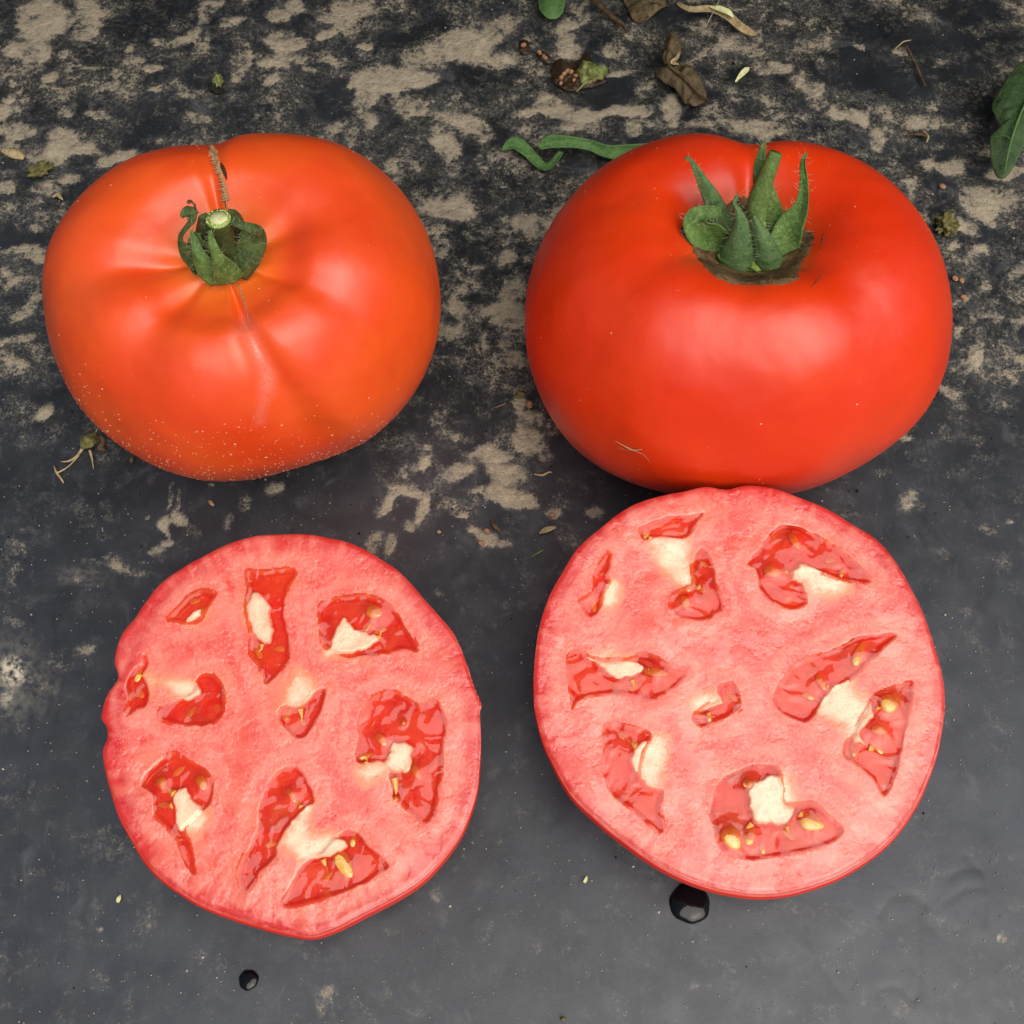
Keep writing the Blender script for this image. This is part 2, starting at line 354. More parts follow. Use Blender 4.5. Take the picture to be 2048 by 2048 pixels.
M = dict(
    mulch=mat_mulch(), flesh=mat_flesh(), gel=mat_gel(),
    skinL=mat_skin('orange_red_tomato_skin', (.80, .092, .012), (.74, .058, .009), (.86, .20, .018), .55),
    skinR=mat_skin('bright_red_tomato_skin', (.76, .043, .003), (.70, .028, .002), (.84, .13, .010), .12),
    skinH=mat_skin('red_half_skin', (.62, .022, .006), (.55, .016, .005), (.70, .05, .01), .05),
    seed=mat_simple('tomato_seed', (.80, .40, .07), (.86, .56, .16), 5, .3, .01, .5, coat=.6, c3=(.70, .20, .03)),
    sepal=mat_green('green_sepal', (.060, .135, .025), (.12, .22, .050), (.22, .32, .10), (.17, .25, .06), .1),
    sepalD=mat_green('dark_green_sepal', (.035, .065, .012), (.07, .12, .025), (.12, .16, .06), (.15, .17, .06)),
    sepalB=mat_green('blue_green_sepal', (.065, .140, .045), (.12, .21, .085), (.15, .25, .06), (.10, .15, .05)),
    lime=mat_simple('pale_green_pedicel', (.16, .27, .03), (.28, .40, .07), 5, .5, .03),
    pedd=mat_simple('dark_hairy_pedicel', (.035, .05, .010), (.06, .085, .018), 5, .7, .03, c3=(.09, .07, .03)),
    pith=mat_simple('pale_stem_pith', (.52, .55, .25), (.66, .68, .38), 9, .6, .02),
    cork=mat_simple('corky_scar_tissue', (.075, .042, .018), (.19, .12, .055), 3, .8, .06, .2, c3=(.055, .028, .014)),
    corkP=mat_simple('pale_cork_seam', (.34, .20, .09), (.46, .31, .16), 9, .8, .04, .2, c3=(.22, .12, .05)),
    slit=mat_simple('dark_slit', (.030, .012, .006), (.07, .03, .012), 9, .8, .02, .2),
    hair=mat_simple('pale_hair', (.42, .45, .28), (.5, .52, .36), 9, .6, 0),
    dry=mat_simple('dry_brown_leaf', (.075, .055, .028), (.16, .125, .07), 2.5, .8, .07, .2, c3=(.05, .03, .016)),
    straw=mat_simple('dry_straw', (.28, .20, .10), (.46, .37, .20), 4, .7, .03, .3),
    twig=mat_simple('brown_twig', (.06, .038, .02), (.12, .08, .045), 5, .8, .04, .2),
    leaf=mat_green('green_leaf', (.025, .060, .018), (.05, .10, .035), (.07, .13, .04), (.09, .15, .05)),
    stemG=mat_green('fresh_green_stem', (.06, .15, .035), (.10, .22, .06), (.15, .27, .09), (.14, .25, .08)),
    seedD=mat_simple('dry_seed', (.26, .13, .07), (.38, .22, .12), 8, .7, .01),
    mush=mat_simple('dark_wet_mush', (.018, .010, .005), (.045, .024, .010), 4, .35, .06, .5, c3=(.11, .045, .015)),
    olive=mat_simple('olive_crumb', (.12, .11, .035), (.22, .20, .08), 5, .8, .08, .2, c3=(.06, .05, .02)),
    stub=mat_simple('green_stub', (.13, .17, .04), (.30, .31, .12), 3, .5, .04, .4, c3=(.05, .08, .02)),
    grit2=mat_simple('dry_dust', (.72, .36, .20), (.78, .52, .36), 9, .9, .01, .2),
    memb=mat_simple('orange_membrane', (.86, .26, .04), (.90, .42, .10), 6, .3, .01, .5, coat=.5),
    grit=mat_simple('pale_grit', (.36, .32, .24), (.55, .50, .40), 9, .9, .01, .2),
    gritD=mat_simple('dark_grit', (.010, .009, .008), (.03, .025, .02), 9, .9, .01, .2),
)
def mat_water():
    t = NT('water'); return t.done(t.pbr(Base_Color=(.004, .004, .005), Roughness=.015, IOR=1.42))
M['water'] = mat_water()

# ================================================================ the sheet of plastic mulch
CROPS = {'T': (0, 0, .53), 'A': (0, 200, .4143), 'M': (700, 400, .4143), 'B': (0, 900, .3106), 'R': (1700, 200, .518), 'Q': (980, 0, .553), 'K': (0, 1500, .53), 'J': (1024, 1600, .53), 'P': (0, 0, 1), 'C': (0, 0, 1)}
BL = {  # soil patches: x, y, half length, half width (photo px), turn in degrees, strength
'T': [(150,70,50,45,0,.95),(310,60,38,48,0,.9),(160,120,30,30,0,.8),(120,190,45,22,0,.9),(790,30,20,28,40,.8),(770,95,28,10,-40,.7),(1020,55,30,13,0,.95),(870,90,26,10,-10,.95),(740,150,25,22,0,.9),(680,160,45,9,-15,.8),(1090,150,36,19,0,1),(1230,135,22,9,0,.9),(1320,100,30,38,0,.85),(1350,20,45,26,0,.9),(1390,170,20,11,0,.9),(1240,70,45,9,-10,.8),(1750,170,48,34,0,.9),(1810,235,45,16,20,.8),(1850,130,22,16,0,.7),(570,250,20,12,0,1),(510,222,12,7,0,.9),(440,268,18,8,0,.9),(175,290,22,13,0,.9),(340,242,40,5,0,.7),(250,190,12,12,0,.8),(900,250,12,48,35,.7),(1040,240,35,8,10,.8),(1020,290,22,7,-20,.8),(1180,265,16,7,20,.8),(1270,230,28,10,10,.8),(1440,300,62,30,0,.95),(1600,290,36,18,0,1),(1390,370,24,28,0,.9),(1400,440,22,18,0,.9),(1790,480,42,18,30,.9),(1690,560,40,30,30,.9),(60,490,38,20,0,.95),(235,540,34,36,0,1),(60,360,24,12,0,.8),(20,420,16,20,0,.8),(330,570,34,15,0,.9),(440,590,40,12,-20,.85),(380,430,26,9,0,.8),(250,410,22,14,0,.8),(750,445,26,14,0,.8),(1000,370,24,9,0,.8),(585,165,16,7,0,.9),(475,185,8,6,0,.8),(585,355,7,6,0,.9),(1320,330,8,8,0,.9),(1700,340,8,8,0,.7),(680,365,22,10,0,.6),(300,380,25,12,0,.6),(130,250,20,10,0,.7),(1650,190,30,14,10,.8),(1900,90,26,12,0,.7),(20,300,8,10,0,.8),(600,520,8,6,0,.8),(1100,20,30,16,-20,.7),(30,560,20,15,0,.7)],
'A': [(330,385,24,10,0,.95),(230,440,40,16,10,.8),(20,420,18,16,0,.8),(140,600,14,8,0,.8),(100,700,46,8,-6,.8),(180,730,26,16,0,.7),(60,890,28,8,-25,.8),(120,1010,46,12,-33,.9),(90,1160,52,9,-15,.8),(90,1280,22,12,20,.8),(215,1490,20,17,20,.95),(30,1280,14,10,0,.7),(70,560,30,10,0,.6),(40,850,12,14,0,.7),(190,1230,20,20,0,.5)],
'M': [(480,50,60,24,0,.95),(400,140,40,20,20,.7),(840,90,22,14,0,.9),(930,130,12,12,0,.8),(740,300,18,14,0,.85),(600,320,20,15,0,.75),(560,410,34,18,-20,.8),(470,500,12,28,0,.7),(790,440,30,46,0,.9),(760,560,42,30,10,.9),(810,650,40,24,0,.75),(740,700,32,10,0,.6),(530,690,16,8,0,.6),(830,980,9,24,-10,.95),(880,1060,30,20,20,.85),(860,1150,38,24,0,.85),(640,1240,44,18,-20,.9),(740,1320,46,26,10,.95),(510,1310,24,12,-10,.85),(740,1430,46,20,20,.95),(840,1450,28,14,20,.85),(600,1390,22,8,0,.7),(280,1380,38,11,10,.8),(340,1470,14,34,32,.95),(260,1560,20,13,-20,.9),(165,1440,32,9,-55,.8),(90,1640,18,26,40,.85),(180,1650,12,22,10,.8),(360,1250,12,20,0,.75),(575,1520,12,7,0,.9),(640,1630,28,18,30,.85),(730,1680,20,9,10,.8),(985,1520,19,16,0,.9),(1190,1500,16,15,0,.8),(1060,1620,32,22,20,.52),(400,1870,13,9,30,.6),(1000,1100,22,16,0,.6),(900,1200,26,14,30,.7),(440,770,12,4,20,.6),(420,900,26,10,-20,.45),(480,1130,20,14,0,.5),(340,1200,10,20,0,.5)],
'C': [(905,640,22,46,10,.62),(950,760,34,18,-10,.55),(890,840,24,20,0,.60),(930,880,30,14,20,.62),(985,760,20,30,0,.55),(1030,720,26,22,0,.60),(860,900,22,14,0,.55),(960,690,30,12,0,.58),(880,500,30,24,0,.6),(935,470,18,14,0,.5),(1120,1000,26,14,20,.5),(900,1000,26,14,0,.5),(820,930,26,10,-20,.5)],
'B': [(1110,280,5,31,4,.85),(1155,280,5,26,2,.75),(1088,465,10,14,0,1),(1150,430,8,15,-10,.95),(1085,600,7,7,0,.95),(1100,520,4,20,0,.8),(1750,230,18,13,0,.75),(1490,470,13,20,20,.85),(1590,360,10,18,35,.8),(970,435,7,6,0,.95),(760,720,18,12,20,.65),(620,715,24,9,10,.55),(850,770,44,7,8,.55),(480,835,10,7,0,.8),(490,790,12,4,-20,.6),(1040,660,18,8,-30,.5),(730,560,26,9,-25,.42),(1230,500,20,16,30,.5),(130,640,18,12,0,.4),(120,790,8,20,10,.42),(60,1100,16,9,0,.42),(700,440,14,9,0,.45),(580,1260,14,8,0,.42),(400,1370,18,10,0,.42),(190,520,26,5,20,.3),(940,740,6,5,0,.7),(1350,210,10,8,0,.6),(80,1680,34,40,0,.35),(20,1800,20,16,0,.45),(350,1000,30,5,-10,.3)],
'R': [(20,60,22,10,20,.9),(110,130,17,24,-35,1),(290,80,27,14,10,.8),(400,260,28,22,20,1),(340,250,20,10,0,.9),(520,210,26,10,-20,.95),(600,280,52,14,-8,.95),(500,390,38,30,20,.95),(420,480,36,18,20,.9),(540,460,13,10,0,.9),(410,570,12,8,20,.85),(490,560,10,10,0,.8),(540,700,23,14,0,.8),(650,650,16,22,0,.8),(485,980,14,14,45,.95),(405,890,5,11,0,.8),(380,1130,32,9,32,.75),(430,1180,20,8,20,.6),(650,870,16,14,0,.7),(660,1010,8,8,0,.8),(240,1560,26,18,0,.6),(530,1660,26,11,20,.5),(370,1740,20,11,20,.5),(120,1440,16,12,0,.45),(220,1310,14,6,0,.6),(500,1310,12,12,0,.5),(640,1630,6,5,0,.8),(460,850,10,8,0,.5),(580,840,24,14,0,.45),(150,310,20,16,0,.55),(250,290,22,16,0,.5),(440,1090,6,5,0,.7),(230,1380,10,8,0,.4),(640,910,12,16,0,.6),(150,250,16,10,0,.5)],
'Q': [(290,110,22,32,20,.85),(290,185,18,18,0,.85),(450,175,38,24,0,.85),(220,380,34,24,10,1),(300,405,55,17,4,1),(450,395,55,11,4,1),(560,400,24,10,0,.9),(655,400,16,36,10,.9),(150,410,18,8,0,.9),(290,450,24,9,0,.9),(480,268,34,8,-12,.85),(60,220,28,10,25,.8),(125,305,20,12,0,.8),(700,340,24,16,0,.7),(1030,250,50,12,4,.85),(1160,290,30,22,20,.85),(1190,350,26,26,20,.85),(830,410,44,22,15,.8),(900,200,70,30,0,.55),(1120,100,50,24,0,.55),(1000,460,62,17,4,.85),(760,450,44,14,0,.85),(1290,400,38,11,15,.95),(1405,490,16,24,-35,1),(1340,150,16,8,0,.7),(1640,240,16,8,0,.75),(1590,430,16,12,0,.7),(1500,190,20,10,0,.6),(800,120,30,12,0,.5),(1100,60,60,9,0,.5),(380,80,26,24,0,.4),(1580,375,10,6,0,.6),(870,340,30,20,0,.55),(1100,420,50,14,0,.75),(500,460,20,12,0,.8),(1240,50,50,12,0,.5),(960,110,30,10,20,.5)],
'K': [(20,960,12,26,20,.35),(80,840,46,4,-40,.55),(380,665,9,7,-30,.8),(1240,930,24,18,0,.48),(1200,980,12,14,0,.45),(200,400,16,10,0,.42),(160,450,34,14,-30,.35),(250,520,30,14,0,.33),(380,590,14,12,0,.42),(1480,700,12,9,30,.42),(1650,560,12,16,0,.4),(120,140,6,12,0,.4),(290,330,26,5,-15,.38),(400,720,20,3,10,.5),(10,800,12,24,0,.36),(1790,595,4,4,0,.6)],
'J': [(95,535,11,14,-20,.5),(210,540,12,16,20,.52),(1720,640,4,16,30,.7),(1700,600,20,24,0,.38),(1835,515,8,7,0,.95),(1095,690,9,4,0,.6),(820,480,3,6,0,.7),(1760,190,8,12,-20,.45),(1880,540,12,10,0,.4),(700,715,12,4,0,.45),(1310,745,6,5,0,.5),(960,655,7,5,0,.5),(1660,680,3,14,30,.6),(1540,620,2,8,0,.5)],
}
NEG = [(1770,110,110,80,0,.5),(1950,60,110,70,0,.4),(960,470,60,50,0,.35),(310,50,110,45,0,.25),(650,200,80,40,0,.25),(800,60,60,45,0,.2),(1220,180,60,30,-10,.7),(1000,250,40,40,0,.3),(900,820,110,110,0,.25),(60,520,60,24,0,.2),(1330,40,60,30,0,.3)]
def ground():
    def axis(lo, hi, a, b, st):
        c = np.arange(a, b+st, st); g = [st]; 
        l = []; x = a; s = st
        while x > lo: s *= 1.35; x -= s; l.append(x)
        r = []; x = c[-1]; s = st
        while x < hi: s *= 1.35; x += s; r.append(x)
        return np.array(l[::-1]+list(c)+r)
    X = axis(-120, 120, -18.5, 18.5, .075); Y = axis(-90, 160, -.5, 32.5, .085)
    G = np.stack(np.meshgrid(X, Y, indexing='ij'), -1); nx, ny = len(X), len(Y)
    P3 = np.concatenate([G, np.zeros(G.shape[:2]+(1,))], -1).reshape(-1, 3)
    front = (P3-CAM) @ VF > 3
    q = np.full((len(P3), 2), -9999.); q[front] = proj(P3[front])
    wx = fbm(P3*1.1, 4, 31)*26; wy = fbm(P3*1.1+40, 4, 57)*20
    qx, qy = q[:, 0]+wx, q[:, 1]+wy
    inside = front & (q[:, 0] > -150) & (q[:, 0] < 2200) & (q[:, 1] > -150) & (q[:, 1] < 2200)
    base = np.where(q[:, 1] < 1230, (.36*(1-smooth(600+250*np.exp(-((q[:, 0]-960)/170)**2), 1050+170*np.exp(-((q[:, 0]-960)/170)**2), q[:, 1]))), 0.)
    base = np.where(front & inside, base, np.where(P3[:, 1] > 17, .33, .05))
    base = base + .10*fbm(P3*.22+9, 2, 77)*(base > .1)
    m = base.copy()
    idx = np.where(inside)[0]; ax_, ay_ = qx[idx], qy[idx]; mm = m[idx]; pk = np.zeros(len(idx))
    for key, L in BL.items():
        ox, oy, sc = CROPS[key]
        for (x, y, rx, ry, rot, st) in L:
            x, y = ox+x*sc, oy+y*sc; rx, ry = rx*1.12, ry*1.15; R_ = max(rx, ry)*1.7
            s_ = np.where((np.abs(ax_-x) < R_) & (np.abs(ay_-y) < R_))[0]
            a = math.radians(rot); dx, dy = ax_[s_]-x, ay_[s_]-y
            d = np.hypot((dx*math.cos(a)+dy*math.sin(a))/rx, (-dx*math.sin(a)+dy*math.cos(a))/ry)
            pk[s_] = np.maximum(pk[s_], st*(1-smooth(.55, 1.45, d)))
    mm = np.maximum(mm, pk*.86)
    for (x, y, rx, ry, rot, st) in NEG:
        a = math.radians(rot); dx, dy = ax_-x, ay_-y
        d = np.hypot((dx*math.cos(a)+dy*math.sin(a))/rx, (-dx*math.sin(a)+dy*math.cos(a))/ry)
        mm = mm-st*.6*(1-smooth(.6, 1.2, d))*(pk < .5)
    m[idx] = mm
    cr = np.zeros(len(P3))
    for (x, y, rx, ry, st) in [(25,1350,30,34,1.0),(14,1400,14,20,.6),(1990,1871,8,8,.9),(1820,1010,10,9,.6),(25,1360,75,90,.16),(160,1150,60,20,.12)]:
        d = np.hypot((qx-x)/rx, (qy-y)/ry); cr = np.maximum(cr, st*(1-smooth(.4, 1.3, d)))
    vis_ = np.where(front, 1, 0); dz = np.clip(.10+.34*smooth(700, 1500, q[:, 1])+.30*smooth(900, 1900, q[:, 0])*smooth(1000, 1700, q[:, 1])+.22*fbm(P3*.16+3, 3, 91), 0, 1)*vis_+.3*(1-vis_)  # sheen painted as paler film toward the lower right, over random dust tone
    cs = np.zeros(len(P3))
    z = .035*fbm(P3*.25, 3, 5)+.006*fbm(P3*1.4, 2, 6)
    # faint creases of the film, lower right and left
    for ln in [[(1755,1985),(1790,1975),(1838,1990),(1840,1795)],[(1930,1712),(1962,1745),(1975,1800),(1968,1850)],[(1900,1755),(1935,1738),(1960,1738)],[(1895,1805),(1930,1780),(1968,1775)],[(1850,1810),(1848,1840),(1868,1862)],[(1759,1832),(1785,1798),(1830,1792),(1850,1810)],[(1610,1850),(1625,1905),(1690,2000)],[(60,1230),(70,1290),(66,1400),(50,1500)],[(105,1230),(108,1300),(95,1430)],[(130,1260),(128,1330),(110,1440)]]:
        c = catmull(ln, 60); w_ = .03
        pts = at(c[:, 0], c[:, 1])[:, :2]
        lo, hi = pts.min(0)-.3, pts.max(0)+.3
        s_ = np.where(np.all((P3[:, :2] > lo) & (P3[:, :2] < hi), 1))[0]
        if len(s_):
            d = np.min(np.hypot(P3[s_, None, 0]-pts[None, :, 0], P3[s_, None, 1]-pts[None, :, 1]), 1)
            z[s_] -= .006*np.exp(-(d/.07)**2); cs[s_] = np.maximum(cs[s_], np.exp(-(d/.055)**2)*(.35+.65*vnoise(P3[s_]*1.5, 3)))
    P3[:, 2] = z-.04
    o = mesh('plastic_mulch_sheet', P3, grid_faces(nx, ny), M['mulch'], loc=(0, 0, 0), attrs={'mud': m, 'cream': cr, 'crease': cs, 'dust_sheen': dz})
    tag(o, 'black plastic mulch film smeared with dried tan soil', kind='structure')
ground()

# ================================================================ whole tomatoes
TL = dict(prof=[(0,.567),(.10,.567),(.18,.5724),(.30,.6048),(.46,.648),(.66,.605),(.83,.464),(.95,.238),(1,0),(.965,-.238),(.85,-.475),(.65,-.637),(.4,-.713),(.15,-.702),(0,-.691)],
    crease=[(99,.12,.035,.35,.75,0),(-70,.11,.050,.42,.80,.45),(188,.26,.045,.5,.8,.2),(-128,.24,.030,.45,.85,.1),(22,.28,.03,.4,.8,0),(-22,.18,.034,.45,.8,0),(-175,.15,.015,.5,.8,0)],
    R=4.921, seed=3, tilt=(.16,-.04), cx=-6.235, cy=16.585, cz=3.776,
    s=[0.926, 0.939, 0.952, 0.958, 0.959, 0.948, 0.921, 0.885, 0.856, 0.847, 0.841, 0.841, 0.88, 0.932, 0.967, 0.993, 1.013, 1.038, 1.054, 1.043, 1.006, 0.972, 0.942, 0.918, 0.9, 0.875, 0.841, 0.81, 0.79, 0.792, 0.813, 0.83, 0.847, 0.872, 0.896, 0.914])
TR = dict(prof=[(a,b*1.08) for a,b in [(0,.40),(.10,.405),(.20,.46),(.33,.56),(.48,.60),(.66,.56),(.83,.43),(.95,.22),(1,0),(.965,-.22),(.85,-.44),(.65,-.59),(.4,-.66),(.15,-.65),(0,-.64)]],
    crease=[(86,.20,.050,.35,.65,0),(-48,.26,.030,.55,.9,0),(150,.3,.018,.4,.7,0),(-100,.30,.018,.55,.9,0),(-150,.2,.014,.5,.8,0)],
    R=5.066, seed=8, tilt=(-.15,-.05), cx=5.412, cy=16.336, cz=3.882,
    s=[0.965, 0.955, 0.942, 0.927, 0.908, 0.887, 0.863, 0.843, 0.85, 0.879, 0.903, 0.931, 0.962, 0.993, 1.017, 1.032, 1.036, 1.025, 1.016, 1.015, 1.018, 1.004, 0.973, 0.936, 0.901, 0.873, 0.856, 0.853, 0.863, 0.885, 0.914, 0.941, 0.967, 0.982, 0.979, 0.973]
    )
def bloom(P):
    q = proj(P).reshape(-1, 2)*.01; g = np.array([(486,610),(510,640),(536,700),(556,745),(552,780),(538,815),(530,848),(512,852),(505,835),(515,800),(512,760),(500,720),(478,690),(440,680),(470,650)])*.01
    d = sdf(q, g); vis = (P[..., 1].reshape(-1) < 16)
    return ((1-smooth(-.22, .10, d))*vis).reshape(P.shape[:2])
def flecks(root, P, n, f, mat, s0=.012, s1=.035, seed=0):
    rg = np.random.default_rng(seed); nu, nv = P.shape[:2]; V = []; F = []; k = 0; tries = 0; parts = 0
    C0 = P.mean((0, 1))
    while k < n and tries < n*60:
        tries += 1; i, j = rg.integers(nu), rg.integers(8, nv-8); p = P[i, j]
        if rg.random() > f(p): continue
        du = P[(i+1) % nu, j]-P[i-1, j]; dv = P[i, j+1]-P[i, j-1]; du /= np.linalg.norm(du); nn = np.cross(du, dv); nn /= np.linalg.norm(nn)
        if nn @ (p-C0) < 0: nn = -nn
        a = rg.normal(0, .45); w_ = np.cross(nn, du)
        if nn @ (CAM-p) < 0: continue
        d1 = du*math.cos(a)+w_*math.sin(a); d2 = np.cross(nn, d1)
        s = rg.uniform(s0, s1)*(1 if rg.random() < .85 else 1.8); e_ = rg.uniform(.18, .5)
        q = p+du*rg.uniform(-.04, .04)+w_*rg.uniform(-.04, .04); b_ = len(V)
        for t in range(5):
            an = t*1.257+rg.uniform(-.3, .3); V.append(q+(d1*math.cos(an)+d2*math.sin(an)*e_)*s*rg.uniform(.7, 1.2)-nn*.006)
        V.append(q+nn*.010); F += [(b_+t, b_+(t+1) % 5, b_+5) for t in range(5)]; k += 1
    tag(mesh('dust_fleck', np.array(V), F, mat, root, flat=True), kind='stuff')
def whole(T, mat, name, label, duster):
    P, Mx, K, PH, rho = tomato_surface(T, 360, 200)
    base = np.array([T['cx'], T['cy'], 0.])
    e = empty(name, base, label, 'tomato')
    nphi, nk = PH.shape
    sh = (.75*(1-smooth(.14, .36, rho)))[None]*np.ones((nphi, 1))
    V = P.reshape(-1, 3)
    mesh('skin', V, grid_faces(nphi, nk, True)[:, ::-1], mat, e, attrs={'shoulder': sh, 'dust': duster(P, PH, K), 'bloom': bloom(P)})
    return e, P, K, PH, rho, proj(P)
def snap(P, Q, px, py, lift=.0):
    """points of a tomato surface seen at the pixels"""
    c = P.mean((0, 1)); out = []
    F_ = P.reshape(-1, 3); q = Q.reshape(-1, 2); D = F_-CAM; dist = np.linalg.norm(D, axis=1)
    for x, y in zip(np.atleast_1d(px), np.atleast_1d(py)):
        d = np.hypot(q[:, 0]-x, q[:, 1]-y); near = np.argsort(d)[:60]
        near = near[dist[near] < dist[near].min()+1.2][:6]
        wt = 1/(d[near]+.5)**2; p = (F_[near]*wt[:, None]).sum(0)/wt.sum()
        n = p-c; n /= np.linalg.norm(n); out.append(p+n*lift)
    return np.array(out)
VIEW = lambda p: (CAM-p)/np.linalg.norm(CAM-p)
def sepal(root, spec, off, sc, axis, mat, seed, curl=.28, rad=.45, wavy=.05, label=None, tw=0, n=26, zoff=0):
    q = np.array(spec, float)
    pts = at(off[0]+q[:, 0]*sc, off[1]+q[:, 1]*sc, q[:, 3]+zoff)
    dist = np.linalg.norm(pts-CAM, axis=1); wd = q[:, 2]*sc*dist/FPX*.5
    face = []
    for p in pts:
        r = (p-axis)*[1, 1, .2]; r = r/(np.linalg.norm(r)+1e-6)
        f = VIEW(p)*(1-rad)+r*rad*(1 if r @ VIEW(p) > 0 else -1); face.append(f/np.linalg.norm(f))
    V, F, ac, al = strip(pts, wd, np.array(face), -curl, .035, n, 11, tw, wavy, seed)
    o = mesh('sepal', V, F, mat, root, attrs={'across': ac, 'along': al})
    if label: o['label'] = label
    return pts, wd
def hairs(root, lines, n, length, mat, rad=.0045):
    parts = []
    for k in range(n):
        pts, wd = lines[RNG.integers(len(lines))]
        c = catmull(np.column_stack([pts, wd]), 30); i = RNG.integers(1, 28); p = c[i, :3]; w_ = c[i, 3]
        T_ = c[i+1, :3]-c[i-1, :3]; T_ /= np.linalg.norm(T_)+1e-9; S = np.cross(T_, VIEW(p)); S /= np.linalg.norm(S)+1e-9
        sg = RNG.choice([-1, 1]); u = sg*(1 if RNG.random() < .6 else RNG.random())
        st = p+S*w_*u+VIEW(p)*.02; d = S*sg*.7+VIEW(p)*RNG.uniform(.1, .7)+T_*RNG.uniform(-.4, .7); d /= np.linalg.norm(d); L = length*RNG.uniform(.4, 1.2)
        parts.append(tube([st, st+d*L*.5, st+d*L+T_*L*.15], [rad, rad*.8, rad*.4], 3, caps=False))
    V, F = join(parts)
    tag(mesh('hair', V, F, mat, root), kind='stuff')

# ---------- left tomato
def dustL(P, PH, K):
    q = proj(P); z = P[..., 2]
    a = smooth(4.4, .6, z); b = np.exp(-((q[..., 0]-850)/70)**2)*.15
    sc = np.exp(-(((q[..., 0]-540)/40)**2+((q[..., 1]-770)/75)**2))*.55
    return np.clip(a*.85+b+sc+.04, 0, 1)
eL, PL, KL, PHL, rhoL, QL = whole(TL, M['skinL'], 'whole_tomato', 'whole orange-red ribbed tomato with a brown zipper scar and a cropped stem end facing up', dustL)
cL = PL[:, 0].mean(0)
def fl_left(p):
    x, y = proj(p); return (.02+smooth(800, 900, y)+.8*(smooth(260, 150, x)*smooth(700, 800, y))) if p[1] < TL['cy']+1 else .01
flecks(eL, PL, 400, fl_left, M['grit2'], .012, .042, seed=2)
# zipper scar from the stem cavity back over the shoulder
F_o, F_s = (320, 280), .1656
sp = [(612,80),(640,140),(672,220),(705,320),(735,400),(755,500),(785,620),(800,720),(810,830)]
sp = snap(PL, QL, [F_o[0]+a*F_s for a, b in sp], [F_o[1]+b*F_s for a, b in sp], .01)
V, F = tube(sp, [.02,.042,.045,.036,.032,.026,.028,.034,.05], 8, 90, rough=2.6, seed=4)
scar = mesh('scar', V, F, M['corkP'], eL)
parts = []
c = catmull(sp, 120)
for i in range(3, 108, 3):
    T_ = c[i+1]-c[i-1]; T_ /= np.linalg.norm(T_); S = np.cross(T_, VIEW(c[i])); S /= np.linalg.norm(S); L = RNG.uniform(.07, .17)
    a = c[i]+S*L+T_*RNG.uniform(-.03, .03); b = c[i]-S*L*RNG.uniform(.5, 1)
    parts.append(tube([b+VIEW(b)*.0, c[i]+VIEW(c[i])*.03, a], [.008, .022, .006], 5, 6))
V, F = join(parts); tag(mesh('stitch', V, F, M['corkP'], scar), kind='stuff')
for pl in ([(720,270),(748,340),(770,400),(795,480)], [(712,430),(722,490)]):
    q = snap(PL, QL, [F_o[0]+(a+14)*F_s for a, b in pl], [F_o[1]+b*F_s for a, b in pl], .0)
    V, F = tube(q, [.012]+[.045]*(len(q)-2)+[.012], 6, 16); mesh('slit', V, F, M['slit'], scar)
# thin pale seam running down the front crease
q = snap(PL, QL, [478, 482, 489, 494, 500], [568, 584, 604, 626, 660], -.01)
V, F = tube(q, [.022, .02, .018, .014, .006], 6, 24, rough=.6); mesh('seam', V, F, M['corkP'], eL)
zb = cL[2]+.12
def bowl(root, c, rx, ry, h, mat, tilt=(0, 0), seed=0, name='receptacle'):
    nr, na = 12, 40; V = []
    for i in range(nr):
        t = i/(nr-1)
        for j in range(na):
            a = 2*math.pi*j/na; r = t*(1+.12*math.sin(5*a+seed)+.06*math.sin(9*a+2))
            V.append((c[0]+rx*r*math.cos(a), c[1]+ry*r*math.sin(a), c[2]+h*t**2.2+tilt[1]*ry*r*math.sin(a)+tilt[0]*rx*r*math.cos(a)))
    V = np.array(V); n_ = len(V); V = np.vstack([V, V-[0, 0, .05]])
    F = []
    for i in range(nr-1):
        for j in range(na):
            a, b = i*na+j, i*na+(j+1) % na; F.append((a, a+na, b+na, b)); F.append((n_+a, n_+b, n_+b+na, n_+a+na))
    for j in range(na): a, b = (nr-1)*na+j, (nr-1)*na+(j+1) % na; F.append((a, n_+a, n_+b, b))
    return mesh(name, V, F, mat, root, attrs={'across': np.full(len(V), .5)})
calL = mesh('calyx', *tube([cL+[0, 0, -.05], cL+[0, 0, .12]], [.62, .55], 24, 4), M['sepalD'], eL)
bowl(calL, cL+[.05, -.20, .02], .74, .58, .42, M['sepalD'], (0, -.02), 1)
ln = []
axL = cL
